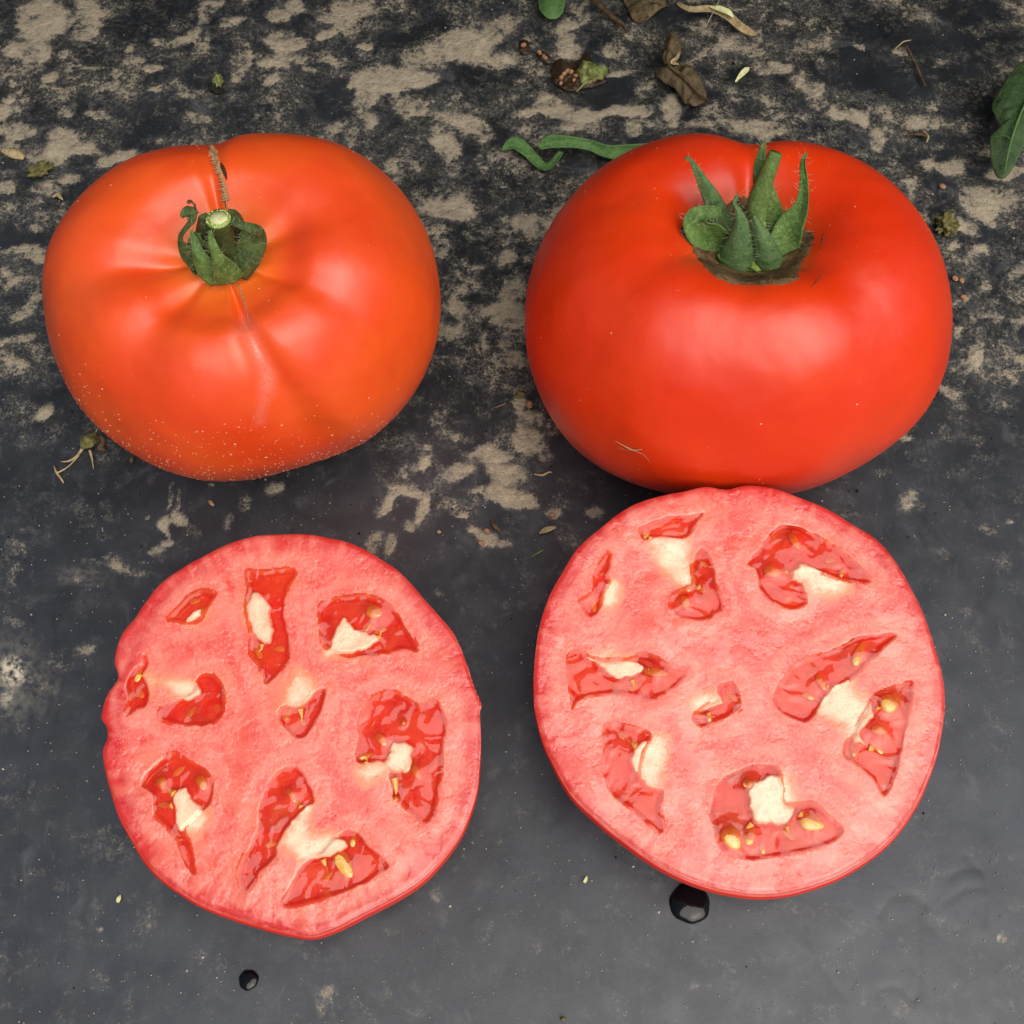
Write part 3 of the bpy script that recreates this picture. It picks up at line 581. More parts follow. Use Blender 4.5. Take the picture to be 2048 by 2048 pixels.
for i, (sp_, mt, tw) in enumerate([
    ([(860,1180,170,zb+.25),(960,1020,170,zb+.9),(900,900,120,zb+1.2),(820,860,60,zb+1.3)], 'sepalD', 0),
    ([(800,1350,260,zb+.1),(540,1150,230,zb+.7),(520,980,150,zb+1.15),(560,900,60,zb+1.3)], 'sepalD', 0),
    ([(1000,1500,300,zb+.2),(1080,1300,280,zb+.7),(1060,1150,200,zb+1.0),(1000,1080,80,zb+1.1)], 'sepalD', 0),
    ([(560,1500,300,zb+.2),(470,1350,260,zb+.6),(430,1220,180,zb+.85),(450,1120,60,zb+1.0)], 'sepalD', 0),
    ([(600,1560,200,zb+.1),(370,1440,190,zb+.3),(262,1290,110,zb+.6),(245,1170,55,zb+.85),(310,1060,60,zb+1.05),(385,960,90,zb+1.2),(345,885,170,zb+1.3),(290,930,90,zb+1.2)], 'sepalD', .4),
    ([(920,1640,300,zb+.1),(1090,1440,270,zb+.5),(1195,1250,210,zb+.75),(1190,1110,150,zb+1.1),(1050,1050,110,zb+1.3),(900,1010,70,zb+1.4),(850,985,30,zb+1.42)], 'sepalD', 0),
    ([(740,1690,300,zb+.1),(570,1560,270,zb+.5),(465,1390,160,zb+.85),(412,1210,90,zb+1.05),(375,1090,24,zb+1.2)], 'sepal', 0),
    ([(860,1730,380,zb+.1),(790,1590,280,zb+.55),(700,1420,150,zb+1.0),(630,1240,95,zb+1.35),(597,1090,40,zb+1.5)], 'sepal', 0)]):
    ln.append(sepal(calL, sp_, F_o, F_s, axL, M[mt], i, .35, .35, .05, tw=tw))
pp = at(F_o[0]+np.array([820,800,750,706])*F_s, F_o[1]+np.array([1430,1300,1100,952])*F_s, zb+np.array([.1,.5,1.05,1.42]))
V, F = tube(pp, [.33,.29,.26,.275], 28, 30, rough=.12, seed=3); ped = mesh('pedicel', V, F, M['pedd'], calL)
ax_ = pp[-1]-pp[-2]; ax_ /= np.linalg.norm(ax_)
V, F = tube([pp[-1]-ax_*.02, pp[-1]+ax_*.014], [.265, .262], 36, 3); mesh('bark_ring', V, F, M['lime'], calL)
V, F = tube([pp[-1]-ax_*.0, pp[-1]+ax_*.03], [.185, .175], 30, 3, rough=.2, seed=2); mesh('pith', V, F, M['pith'], calL)
ringp = []
for k in range(22):
    a = (k+RNG.uniform(-.4, .4))/22*2*math.pi; U = np.cross(ax_, [1, 0, 0]); U /= np.linalg.norm(U); W_ = np.cross(ax_, U); r = RNG.uniform(.20, .25)
    p = pp[-1]+ax_*.02+(U*math.cos(a)+W_*math.sin(a))*r; ringp.append(tube([p-ax_*.02, p+ax_*RNG.uniform(.01, .03)], [RNG.uniform(.012, .03), .010], 6, 3, rough=.8, seed=k))
V, F = join(ringp); mesh('cut_fibre', V, F, M['pith'], calL)
td = [(455,890,.03),(425,830,.03),(415,780,.028),(375,745,.03),(345,752,.045),(355,765,.02)]
V, F = tube(at(F_o[0]+np.array([a[0] for a in td])*F_s, F_o[1]+np.array([a[1] for a in td])*F_s, np.linspace(zb+1.2, zb+1.6, 6)), [a[2] for a in td], 6, 24, rough=.7, seed=5)
mesh('dried_tip', V, F, M['cork'], calL)
hairs(calL, ln+[(pp, np.array([.33,.29,.26,.275]))], 240, .13, M['hair'], .0035)

# ---------- right tomato
def dustR(P, PH, K): return np.clip(smooth(1.8, .2, P[..., 2])*.35+.02, 0, 1)
eR, PR_, KR, PHR, rhoR, QR = whole(TR, M['skinR'], 'whole_tomato', 'whole bright red smooth tomato with upright green sepals and a brown corky ring', dustR)
flecks(eR, PR_, 300, lambda p: .12+.5*(p[2] < 2.6), M['grit2'], .007, .018, seed=5)
cR = PR_[:, 0].mean(0); zr = cR[2]
E_o, E_s = (1300, 260), .207
ck = np.array([(280,975),(400,1130),(480,1280),(600,1410),(760,1480),(950,1503),(1150,1497),(1320,1482),(1450,1425),(1425,1380),(1500,1250),(1560,1120),(1590,1060),(1570,980),(1500,950),(1400,850),(1290,770),(1200,690),(1080,640),(900,640),(700,740),(500,880)], float)*E_s+E_o
def ring_patch():
    rows = []; sel = range(0, PR_.shape[0], 3)
    for i in sel:
        q = QR[i]; kk = None
        d = sdf(q[:90]*.01, ck*.01); out = np.where(d > 0)[0]; kk = out[0] if len(out) else 40
        kk = max(kk, 12)+RNG.uniform(-.8, .8)
        ks = np.linspace(2, kk, 16); lo = np.floor(ks).astype(int); f = (ks-lo)[:, None]
        p = PR_[i, lo]*(1-f)+PR_[i, lo+1]*f
        rows.append(p)
    A = np.array(rows); u = np.linspace(0, 1, 16)[None, :, None]
    up = np.array([0, -.3, 1.])/1.044
    bmp = fbm(A*3.2, 4, 9)[..., None]*.05
    A = A+up*(.035+bmp*(u > .2)+.03*np.exp(-((u-.93)/.06)**2))
    A[:, -1] -= up*.06
    return A
A = ring_patch(); mesh('cork_ring', A.reshape(-1, 3), grid_faces(A.shape[0], 16, True)[:, ::-1], M['cork'], eR)
for pl, w_ in ([(290,985),(340,1040),(420,1110)], .03), ([(1270,1470),(1370,1450),(1450,1425)], .03), ([(1500,1150),(1560,1120),(1590,1105)], .02), ([(1560,1520),(1600,1470),(1640,1410)], .008), ([(1650,1120),(1665,1060),(1675,1010)], .012):
    q = snap(PR_, QR, [E_o[0]+a*E_s for a, b in pl], [E_o[1]+b*E_s for a, b in pl], .03)
    V, F = tube(q, [.004, w_, .004], 6, 12, rough=.4); mesh('cork_flake', V, F, M['cork'], eR)
calR = mesh('calyx', *tube([cR+[0, 0, -.05], cR+[0, 0, .15]], [.75, .7], 28, 4), M['sepal'], eR)
bowl(calR, cR+[.08, -.16, .02], .80, .60, .38, M['sepal'], (0, -.02), 2)
ln = []
for i, (sp_, mt, cu, tw) in enumerate([
    ([(1150,1050,260,zr+.3),(1150,820,240,zr+.8),(1100,600,190,zr+1.4),(1060,380,120,zr+1.9),(1085,200,70,zr+2.2),(1100,110,30,zr+2.3)], 'sepal', .3, 0),
    ([(760,1000,230,zr+.3),(660,800,200,zr+.7),(590,640,150,zr+1.1),(500,480,95,zr+1.5),(425,340,50,zr+1.8),(385,285,34,zr+1.9),(335,275,18,zr+1.95)], 'sepalB', .25, 0),
    ([(800,1250,240,zr+.1),(680,1100,330,zr+.35),(560,1000,330,zr+.7),(470,930,260,zr+.95),(450,850,190,zr+1.1),(560,800,120,zr+1.1),(700,800,60,zr+1.0)], 'sepal', -.5, 0),
    ([(1200,1300,260,zr+.1),(1280,1100,300,zr+.5),(1390,900,250,zr+.95),(1470,740,150,zr+1.3),(1495,560,95,zr+1.65),(1478,360,62,zr+2.0),(1490,260,36,zr+2.15),(1520,222,16,zr+2.2)], 'sepal', -.35, 0),
    ([(880,1420,400,zr+.1),(840,1260,340,zr+.55),(855,1080,230,zr+1.0),(875,920,140,zr+1.35),(855,790,60,zr+1.55),(812,700,40,zr+1.7),(845,635,28,zr+1.8),(862,650,12,zr+1.75)], 'sepalB', .6, 0),
    ([(1170,1440,320,zr+.1),(1165,1300,260,zr+.5),(1120,1130,190,zr+1.0),(1050,950,110,zr+1.4),(1000,825,24,zr+1.6)], 'sepalB', .7, 0)]):
    ln.append(sepal(calR, sp_, E_o, E_s, cR, M[mt], 20+i, cu, .3, .06, tw=tw))
pp = at(E_o[0]+np.array([1010,1035,1030,1050,1130,1212])*E_s, E_o[1]+np.array([1330,1050,850,650,420,215])*E_s, zr+np.array([.1,.65,1.05,1.5,2.1,2.5]))
V, F = tube(pp, [.30,.22,.20,.20,.15,.135], 20, 40, rough=.18, seed=3); mesh('pedicel', V, F, M['lime'], calR)
V, F = tube(pp[2:]+[0, -.04, .04], [.21,.215,.165,.14], 20, 30, rough=.2, seed=6); mesh('stem_sheath', V, F, M['sepal'], calR)
hairs(calR, ln+[(pp, np.array([.30,.22,.20,.20,.15,.135]))], 320, .16, M['hair'], .0035)
# ================================================================ tomato halves
def arr(L): return np.array(L, float)
HA = dict(off=(180, 1040), sc=820/1842, c=(583, 1476), z=2.9, ty=.10, tx=.03, seed=5,
 out=[(850,62),(980,64),(1100,85),(1200,115),(1300,170),(1400,240),(1490,340),(1570,430),(1640,520),(1690,640),(1726,750),(1748,800),(1760,835),(1752,870),(1755,980),(1750,1100),(1735,1220),(1700,1330),(1650,1430),(1580,1520),(1500,1605),(1400,1675),(1300,1730),(1200,1780),(1100,1830),(1000,1862),(900,1850),(780,1820),(650,1780),(530,1735),(430,1680),(330,1610),(250,1530),(190,1430),(140,1345),(105,1250),(70,1130),(58,1040),(80,980),(75,930),(50,890),(60,830),(85,770),(125,710),(110,640),(120,570),(150,500),(200,440),(240,380),(300,300),(400,220),(500,165),(620,105),(730,72)],
 loc=[[(350,440),(400,390),(450,340),(510,318),(560,330),(550,355),(520,400),(490,450),(420,460),(370,450)],
  [(705,230),(760,235),(915,226),(885,320),(875,430),(898,520),(895,610),(860,670),(790,738),(765,660),(722,600),(725,520),(700,400),(712,310)],
  [(1030,400),(1060,365),(1170,345),(1260,345),(1330,375),(1390,430),(1440,510),(1470,580),(1400,580),(1300,600),(1200,612),(1130,612),(1050,560),(1040,480)],
  [(240,600),(268,640),(245,690),(268,760),(252,830),(205,850),(160,888),(175,800),(170,730),(200,670),(230,650)],
  [(310,885),(330,830),(400,800),(470,760),(480,710),(510,692),(560,705),(598,770),(595,860),(550,912),(470,928),(400,922),(345,905)],
  [(848,850),(880,830),(940,830),(1000,780),(1055,762),(1045,830),(1012,900),(980,960),(940,978),(885,945),(845,900)],
  [(1200,960),(1210,880),(1260,800),(1360,770),(1430,810),(1490,840),(1545,815),(1585,860),(1597,940),(1582,1060),(1572,1180),(1550,1290),(1512,1360),(1440,1310),(1375,1250),(1345,1170),(1300,1090),(1195,1085)],
  [(220,1195),(270,1110),(370,1048),(440,1085),(500,1110),(547,1160),(557,1230),(530,1290),(480,1330),(420,1390),(445,1450),(466,1582),(425,1530),(395,1440),(335,1370),(288,1320),(275,1230)],
  [(880,1112),(940,1112),(1012,1250),(970,1300),(900,1370),(850,1460),(830,1520),(770,1580),(700,1672),(668,1600),(682,1530),(720,1450),(750,1380),(760,1280),(790,1200),(830,1140)],
  [(1130,1405),(1200,1398),(1270,1480),(1347,1555),(1280,1600),(1200,1650),(1050,1700),(940,1730),(868,1730),(890,1660),(950,1545),(1050,1480)]],
 pale=[[(415,430),(460,390),(510,370),(520,410),(480,460),(430,470)],[(713,312),(770,318),(810,360),(824,430),(822,540),(790,560),(735,525),(702,405)],[(1055,590),(1130,430),(1200,480),(1305,535),(1230,592),(1130,606),(1070,620)],[(250,690),(300,720),(270,770),(262,740)],[(320,730),(400,700),(480,735),(505,780),(435,830),(380,800)],[(880,840),(868,780),(915,690),(985,710),(1000,785),(950,845)],[(1200,1120),(1310,1060),(1350,960),(1400,985),(1455,1010),(1462,1100),(1430,1150),(1320,1160),(1240,1190)],[(370,1250),(430,1200),(480,1270),(540,1320),(510,1390),(430,1410),(385,1390)],[(950,1290),(1020,1270),(980,1390),(1080,1410),(1160,1450),(1130,1490),(960,1545),(900,1500),(840,1460),(890,1370)]],
 seeds=[(1276,412,40,30,20),(1140,1545,66,34,58),(1372,1252,17,14,0),(1308,985,34,20,50),(1465,1130,34,16,60),(1408,912,12,10,0),(905,1235,34,12,60),(500,1180,34,22,60),(320,1180,30,22,70)],
 rimw=[(150,.95),(200,.8),(100,.55),(120,.8),(180,.8),(225,.4)])
HB = dict(off=(1040, 940), sc=880/1848, c=(1483, 1383), z=2.95, ty=.10, tx=.02, seed=9,
 out=[(960,62),(1080,80),(1180,115),(1290,160),(1400,225),(1500,290),(1570,370),(1630,470),(1690,590),(1730,700),(1768,830),(1786,950),(1778,1070),(1752,1190),(1717,1290),(1667,1400),(1597,1500),(1517,1585),(1427,1650),(1330,1705),(1220,1745),(1120,1770),(1000,1780),(880,1765),(760,1735),(640,1685),(540,1625),(430,1545),(325,1465),(235,1380),(173,1290),(117,1180),(88,1110),(63,1000),(57,880),(67,740),(92,620),(132,510),(190,410),(250,320),(340,240),(450,160),(560,115),(680,90),(780,68),(870,78)],
 loc=[[(500,250),(560,220),(640,190),(720,190),(772,178),(740,220),(700,282),(640,285),(580,280),(520,292)],
  [(760,320),(800,370),(820,420),(827,490),(850,560),(832,600),(770,632),(700,627),(648,600),(632,545),(680,505),(730,480),(725,430),(728,380)],
  [(370,350),(378,400),(365,440),(375,470),(345,520),(335,580),(295,617),(252,560),(270,540),(310,510),(320,430)],
  [(948,395),(985,350),(1040,280),(1100,233),(1190,248),(1280,300),(1370,360),(1440,420),(1478,470),(1400,465),(1320,450),(1250,430),(1180,440),(1190,500),(1198,560),(1150,580),(1090,567),(1040,540),(1005,480),(985,420)],
  [(205,768),(270,770),(300,790),(400,800),(480,790),(510,772),(590,800),(650,850),(692,860),(650,910),(600,942),(540,964),(480,942),(380,937),(290,947),(240,972),(216,1002),(209,900)],
  [(840,905),(892,885),(922,950),(932,992),(890,1032),(830,1053),(765,1073),(730,1035),(780,990),(830,960)],
  [(1060,940),(1110,880),(1170,810),(1280,770),(1380,720),(1470,688),(1584,688),(1530,750),(1470,800),(1410,860),(1370,890),(1310,930),(1265,990),(1240,1030),(1203,1058),(1150,1043),(1080,1003)],
  [(1642,888),(1642,960),(1622,1100),(1592,1230),(1535,1364),(1480,1300),(1410,1240),(1353,1195),(1360,1135),(1400,1110),(1430,1050),(1460,1000),(1490,950),(1560,918)],
  [(360,1072),(440,1073),(545,1112),(520,1180),(500,1290),(555,1330),(602,1345),(592,1420),(602,1522),(540,1482),(470,1422),(398,1372),(368,1310),(348,1250),(363,1170)],
  [(798,1400),(828,1320),(880,1268),(1000,1238),(1080,1250),(1100,1330),(1110,1400),(1180,1405),(1240,1405),(1300,1448),(1362,1520),(1290,1572),(1180,1602),(1060,1622),(960,1637),(880,1612),(838,1570),(823,1500),(798,1440)]],
 pale=[[(550,290),(690,290),(720,330),(725,400),(742,440),(742,500),(700,540),(660,480),(580,400)],[(335,570),(355,480),(400,455),(425,500),(400,570)],[(1125,420),(1180,382),(1260,405),(1330,435),(1385,485),(1300,525),(1220,505),(1150,475)],[(265,778),(350,768),(430,772),(500,798),(535,835),(490,872),(400,888),(335,845),(285,805)],[(710,960),(780,935),(850,945),(862,990),(800,1015),(725,1005)],[(1265,950),(1320,895),(1400,875),(1405,930),(1480,975),(1492,1040),(1445,1100),(1465,1165),(1400,1150),(1360,1080),(1300,1050),(1240,1015)],[(455,1220),(510,1140),(595,1115),(625,1150),(605,1260),(560,1345),(500,1295)],[(955,1330),(1060,1275),(1135,1285),(1155,1370),(1175,1420),(1140,1485),(1050,1505),(975,1485),(950,1400)]],
 seeds=[(1062,425,38,25,10),(1155,298,40,16,65),(572,848,52,18,10),(1425,770,56,20,-65),(1558,975,46,38,-20),(1512,1090,34,20,10),(890,1545,48,40,60),(968,1538,36,20,-65),(1228,1478,52,36,15),(695,555,30,18,80),(1265,890,34,14,70),(965,1320,30,20,20)],
 rimw=[(60,.6),(120,.6),(150,.7),(30,.5),(90,.55),(0,.35),(230,.2)])
def half(H, label, name='tomato_half'):
    ox, oy = H['off']; sc = H['sc']; P0 = at(*map(np.array, H['c']), H['z']); tx, ty = H['tx'], H['ty']+.08
    nrm = np.array([-tx, -ty, 1.0])
    def pl(L):
        a = arr(L)*sc+[ox, oy]; return at_plane(a[:, 0], a[:, 1], P0, nrm)[:, :2]
    zz = lambda xy: P0[2]+tx*(xy[..., 0]-P0[0])+ty*(xy[..., 1]-P0[1])
    e = empty(name, (P0[0], P0[1], 0), label, 'half tomato')
    o = catmull(pl(H['out']), 2000, True); d = o-P0[:2]; an = np.arctan2(d[:, 1], d[:, 0]); r = np.hypot(*d.T); s = np.argsort(an)
    NA, NR = 720, 210
    ang = np.linspace(-np.pi, np.pi, NA, endpoint=False); R = np.interp(ang, an[s], r[s], period=2*np.pi)
    R = R*(1+.0025*fbm(np.stack([np.cos(ang)*14, np.sin(ang)*14, 0*ang], -1), 3, H['seed']))
    t = np.linspace(0, 1, NR)**.85
    XY = P0[:2]+np.stack([np.cos(ang)[:, None]*R[:, None]*t, np.sin(ang)[:, None]*R[:, None]*t], -1)
    Q = XY.reshape(-1, 2); Q3 = np.column_stack([Q, 0*Q[:, 0]])
    jit = fbm(Q3*6, 3, H['seed'])*.045+fbm(Q3*1.9, 2, H['seed']+1)*.05
    D = np.full(len(Q), .6); polys = [catmull(pl(L), 90, True)*1.0 for L in H['loc']]
    for p in polys: D = np.minimum(D, sdf(Q, p))
    D = D+jit*.8
    PA = np.full(len(Q), .6)
    for L in H['pale']: PA = np.minimum(PA, sdf(Q, catmull(pl(L), 70, True)))
    PAj = PA+jit*1.6
    pale = 1-smooth(-.28, .30, PAj)
    inn = 1-smooth(-.10, .02, D)                          # 1 inside a locule
    core = 1-smooth(-.09, .03, PAj+.02)
    sunk = inn*(1-core)
    rimd = (R[:, None]*(1-t)).reshape(-1)
    bump = fbm(Q3*.8, 3, 12)*.05+fbm(Q3*3, 3, 14)*.009
    z = zz(Q)+bump-sunk*.11+inn*core*.045
    z = z-.035*np.exp(-(rimd/.06)**2)
    rw = np.interp(np.degrees(ang), sorted([((a+180) % 360)-180 for a, _ in H['rimw']]), [b for a, b in sorted([(((a+180) % 360)-180, b) for a, b in H['rimw']])], period=360)
    rim = np.exp(-(rimd/(.20+.50*np.repeat(rw, NR)))**2)*(.40+.62*np.repeat(rw, NR))
    fib = fbm(np.stack([np.repeat(ang, NR)*26, rimd*1.1, 0*rimd], -1), 3, H['seed']+20)
    z = z+.006*fib*smooth(1.3, .15, rimd)*(1-inn)
    wet = .10*smooth(.2, -.9, (Q[:, 1]-P0[1])/4)*smooth(1.4, .2, rimd)*1.0
    fc = mesh('cut_face', np.column_stack([Q, z]), grid_faces(NA, NR, True), M['flesh'], e,
              attrs={'pale': pale, 'locule': D, 'rim': rim, 'fibre': fib*smooth(1.5, .25, rimd), 'sunk': smooth(.15, .8, sunk), 'edge': .8*(1-smooth(.01, .05, rimd)), 'wet': wet})
    # skin: from the cut edge round the belly to the base
    nv = 34; v = np.linspace(0, 1, nv)
    zr = np.array([0, -.05, -.35, -.8, -1.4, -2.0, -2.5, -2.85, -3.0]); fr = np.array([.998, 1.000, .992, .960, .88, .75, .57, .33, .0])
    vi = np.linspace(0, 1, len(zr)); f = catmull(np.column_stack([fr, zr]), nv)
    f[:, 0] = np.maximum(f[:, 0], 0)
    Rs = R.copy()
    for _ in range(60): Rs = (Rs*2+np.roll(Rs, 1)+np.roll(Rs, -1))/4
    frn = smooth(.2, -.9, np.sin(ang))                      # the belly bulges most on the side nearest the camera
    SK = np.zeros((NA, nv, 3))
    for j in range(nv):
        b = smooth(0, .35, v[j]); rr = (R*(1-b)+Rs*b)*f[j, 0]*(1+.012*frn*2.6*math.sin(math.pi*min(1, v[j]*1.6)))
        x, y = P0[0]+np.cos(ang)*rr, P0[1]+np.sin(ang)*rr
        ztop = P0[2]+tx*(x-P0[0])+ty*(y-P0[1])+z.reshape(NA, NR)[:, -1]*0
        edge_z = z.reshape(NA, NR)[:, -1]
        hgt = np.maximum(edge_z, .3)
        SK[:, j] = np.stack([x, y, edge_z+f[j, 1]/3.0*hgt], -1)
    SK[:, 0] += 0; SK[:, -1, 2] = .0
    mesh('skin', SK.reshape(-1, 3), grid_faces(NA, nv, True), M['skinH'], e, attrs={'shoulder': np.zeros(NA*nv), 'dust': np.full(NA*nv, .15)})
    # gel pools, each following its own locule
    sd = []
    for (x, y, a, b, rot) in H['seeds']:
        c2 = pl([(x, y)])[0]; k = sc*np.linalg.norm(P0-CAM)/FPX; sd.append((c2, a*k, b*k, -math.radians(rot)))
    for i, p in enumerate(polys):
        lo, hi = p.min(0)-.1, p.max(0)+.1; st = .028
        gx, gy = np.arange(lo[0], hi[0], st), np.arange(lo[1], hi[1], st)
        G = np.stack(np.meshgrid(gx, gy, indexing='ij'), -1).reshape(-1, 2); ds = sdf(G, p); ok = ds < .07
        g3 = np.column_stack([G, 0*G[:, 0]])
        bp = np.zeros(len(G))
        for c2, a, b, ro in sd: bp = np.maximum(bp, .065*np.exp(-(np.hypot(*(G-c2).T)/(a*1.1))**2))
        zc = zz(G)-.022+.030*fbm(g3*1.15+i, 1, 40+i)+bp+.012*np.exp(-(np.maximum(-ds, 0)/.05)**2)
        idx = -np.ones(len(G), int); idx[ok] = np.arange(ok.sum()); F = grid_faces(len(gx), len(gy)); F = idx[F]; F = F[(F >= 0).all(1)]
        mesh('gel', np.column_stack([G, zc])[ok], F, M['gel'], e)
    # a few more seeds sunk in the gel beside the core, each hung on its own thread
    pal = [catmull(pl(L), 60, True) for L in H['pale']]; shown = len(sd)
    rg = np.random.default_rng(H['seed']+3)
    for k0, p in enumerate(polys):
        lo, hi = p.min(0), p.max(0); got = 0
        for _ in range(300):
            if got >= 1+(k0 % 2): break
            q = rg.uniform(lo, hi)[None]; dp = min(sdf(q, g)[0] for g in pal)
            if sdf(q, p)[0] < -.13 and .10 < dp < .40 and all(np.hypot(*(q[0]-s_[0])) > .34 for s_ in sd): sd.append((q[0], rg.uniform(.11, .17), rg.uniform(.055, .075), rg.uniform(0, 3.1))); got += 1
    for k_, (c2, a, b, ro) in enumerate(sd):
        g = np.vstack(pal); q = g[np.argmin(np.hypot(*(g-c2).T))]; dq = np.hypot(*(q-c2))
        if dq < .6 and k_ % 2 == 0:
            md = (q+c2)/2; V, F = tube([(q[0], q[1], zz(q)-.01), (md[0]+.02, md[1]-.02, zz(md)-.05), (c2[0], c2[1], zz(c2)-.03)], [.075, .035, .02], 6, 14, rough=.9, seed=k_); mesh('seed_thread', V, F, M['memb'], e)
    for k_, (c2, a, b, ro) in enumerate(sd):
        sink = .008 if k_ < shown else .046
        V = []; F = []; nu, nv2 = 14, 20
        for iu in range(nu+1):
            th = math.pi*iu/nu
            for iv in range(nv2):
                ph = 2*math.pi*iv/nv2; X = math.cos(th); rr = math.sin(th)*(1-.28*X)
                lx, ly, lz = X*a, rr*math.cos(ph)*b, rr*math.sin(ph)*b*.42
                V.append((c2[0]+lx*math.cos(ro)-ly*math.sin(ro), c2[1]+lx*math.sin(ro)+ly*math.cos(ro), zz(c2)-.018-sink+lz))
        for iu in range(nu):
            for iv in range(nv2): F.append((iu*nv2+iv, (iu+1)*nv2+iv, (iu+1)*nv2+(iv+1) % nv2, iu*nv2+(iv+1) % nv2))
        mesh('seed', np.array(V), F, M['seed'], e)
    return e
half(HA, 'cut tomato half with a notched left edge, below the orange-red ribbed tomato')
half(HB, 'rounder cut tomato half touching the whole bright red tomato behind it')

# ================================================================ litter on the film
def leafpoly(name, px, z0, mat, label, cat, dome=.15, crump=.1, tiltv=(0, 0), parent=None, thick=.025, seed=0, vein=None, plab=None, fold=0):
    a = arr(px); c = catmull(a, 80, True); cen = c.mean(0)
    t = np.linspace(0, 1, 16)[:, None, None]; g = cen+(c-cen)[None]*t        # rings
    W_ = at(g[..., 0], g[..., 1], z0); rr = np.broadcast_to(t[..., 0], g.shape[:2])
    n1 = fbm(W_*2.2+seed, 3, seed)
    cw = W_[0, 0]; z = z0+dome*(1-rr**2)+crump*n1+tiltv[0]*(W_[..., 0]-cw[0])+tiltv[1]*(W_[..., 1]-cw[1])
    if fold: z = z+fold*np.abs(fbm(W_*1.3+seed+5, 2, seed+3))
    z = np.maximum(z, .03); W_ = W_.copy(); W_[..., 2] = z
    n_ = 16*80; V = W_.reshape(-1, 3); V = np.vstack([V, V-[0, 0, thick]]); F = []
    for i in range(15):
        for j in range(80):
            p, q = i*80+j, i*80+(j+1) % 80; F.append((p, p+80, q+80, q)); F.append((n_+p, n_+q, n_+q+80, n_+p+80))
    for j in range(80): p, q = 15*80+j, 15*80+(j+1) % 80; F.append((p, n_+p, n_+q, q))
    ac = np.tile(rr.reshape(-1)*.9+.1, 2)
    if parent is None:
        o = mesh(name, V, F, mat, loc=(cw[0], cw[1], 0), attrs={'across': ac}); tag(o, label, cat); return o
    o = mesh(name, V, F, mat, parent, attrs={'across': ac}); return o
def px_tube(name, px, zs, rad, mat, label=None, cat=None, parent=None, n=30, sides=7, rough=.4, seed=0, group=None):
    a = arr(px); P = at(a[:, 0], a[:, 1], np.broadcast_to(np.asarray(zs, float), (len(a),))); V, F = tube(P, np.broadcast_to(rad, (len(a),)), sides, n, rough=rough, seed=seed)
    o = mesh(name, V, F, mat, parent, loc=None if parent else (P[0][0], P[0][1], 0))
    if label: tag(o, label, cat, group)
    return o
def px_strip(name, px, zs, wid, mat, label=None, cat=None, parent=None, curl=.3, tw=0, wavy=.03, seed=0, thick=.02, group=None):
    a = arr(px); P = at(a[:, 0], a[:, 1], np.broadcast_to(np.asarray(zs, float), (len(a),))); V, F, ac, al = strip(P, np.broadcast_to(wid, (len(a),)), np.array([0, -.3, 1.]), curl, thick, 28, 7, tw, wavy, seed)
    V[:, 2] = np.maximum(V[:, 2], .012)
    o = mesh(name, V, F, mat, parent, loc=None if parent else (P[0][0], P[0][1], 0), attrs={'across': ac})
    if label: tag(o, label, cat, group)
    return o
def blob(name, x, y, rx, ry, h, mat, label=None, cat=None, parent=None, rot=0, seed=0, rough=.25, z=0, group=None, fr=1.5):
    c = at(np.array(float(x)), np.array(float(y)), z+h*.4); V = []; F = []; nu, nv = 14, 22
    k = np.linalg.norm(c-CAM)/FPX; a = -math.radians(rot)
    for iu in range(nu+1):
        for iv in range(nv):
            th, ph = math.pi*iu/nu, 2*math.pi*iv/nv; V.append((math.sin(th)*math.cos(ph), math.sin(th)*math.sin(ph), math.cos(th)))
    V = np.array(V); V = V*(1+rough*fbm(V*fr+seed*7, 3, seed)[:, None]); V = V*[rx*k, ry*k, h*.55]
    V = np.column_stack([V[:, 0]*math.cos(a)-V[:, 1]*math.sin(a), V[:, 0]*math.sin(a)+V[:, 1]*math.cos(a), V[:, 2]])+[c[0], c[1], z+h*.45]
    V[:, 2] = np.maximum(V[:, 2], -.01)
    for iu in range(nu):
        for iv in range(nv): F.append((iu*nv+iv, (iu+1)*nv+iv, (iu+1)*nv+(iv+1) % nv, iu*nv+(iv+1) % nv))
    o = mesh(name, V, F, mat, parent, loc=None if parent else (c[0], c[1], 0))
    if label: tag(o, label, cat, group)
    return o
cq = lambda L, o=(1040, 0), s=.2692: [(o[0]+a*s, o[1]+b*s) for a, b in L]
# crumpled dead leaf above the right tomato
p0 = at(np.array(1350.), np.array(150.)); e = empty('dead_leaf', (p0[0], p0[1], 0), 'crumpled brown dead leaf lying on soil above the bright red tomato', 'dead leaf')
leafpoly('blade', cq([(1000,540),(1040,500),(1080,490),(1180,470),(1300,560),(1370,640),(1385,720),(1310,785),(1240,770),(1180,700),(1080,640),(1015,590)]), .25, M['dry'], None, None, .35, .35, parent=e, seed=3, fold=.3)
leafpoly('leaf_tip', cq([(1062,400),(1075,330),(1095,265),(1130,228),(1180,270),(1197,350),(1185,420),(1140,475),(1085,490),(1050,460)]), .45, M['dry'], None, None, .25, .25, parent=e, seed=6, fold=.2)
px_tube('midrib', cq([(1140,240),(1110,330),(1100,470),(1200,560),(1330,690),(1400,745)]), [.75,.8,.75,.75,.6,.15], [.03,.04,.045,.05,.04,.03], M['twig'], parent=e)
px_strip('pale_edge', cq([(1190,385),(1165,430),(1130,465),(1180,480)]), [.7,.75,.75,.6], [.03,.05,.06,.03], M['straw'], parent=e)
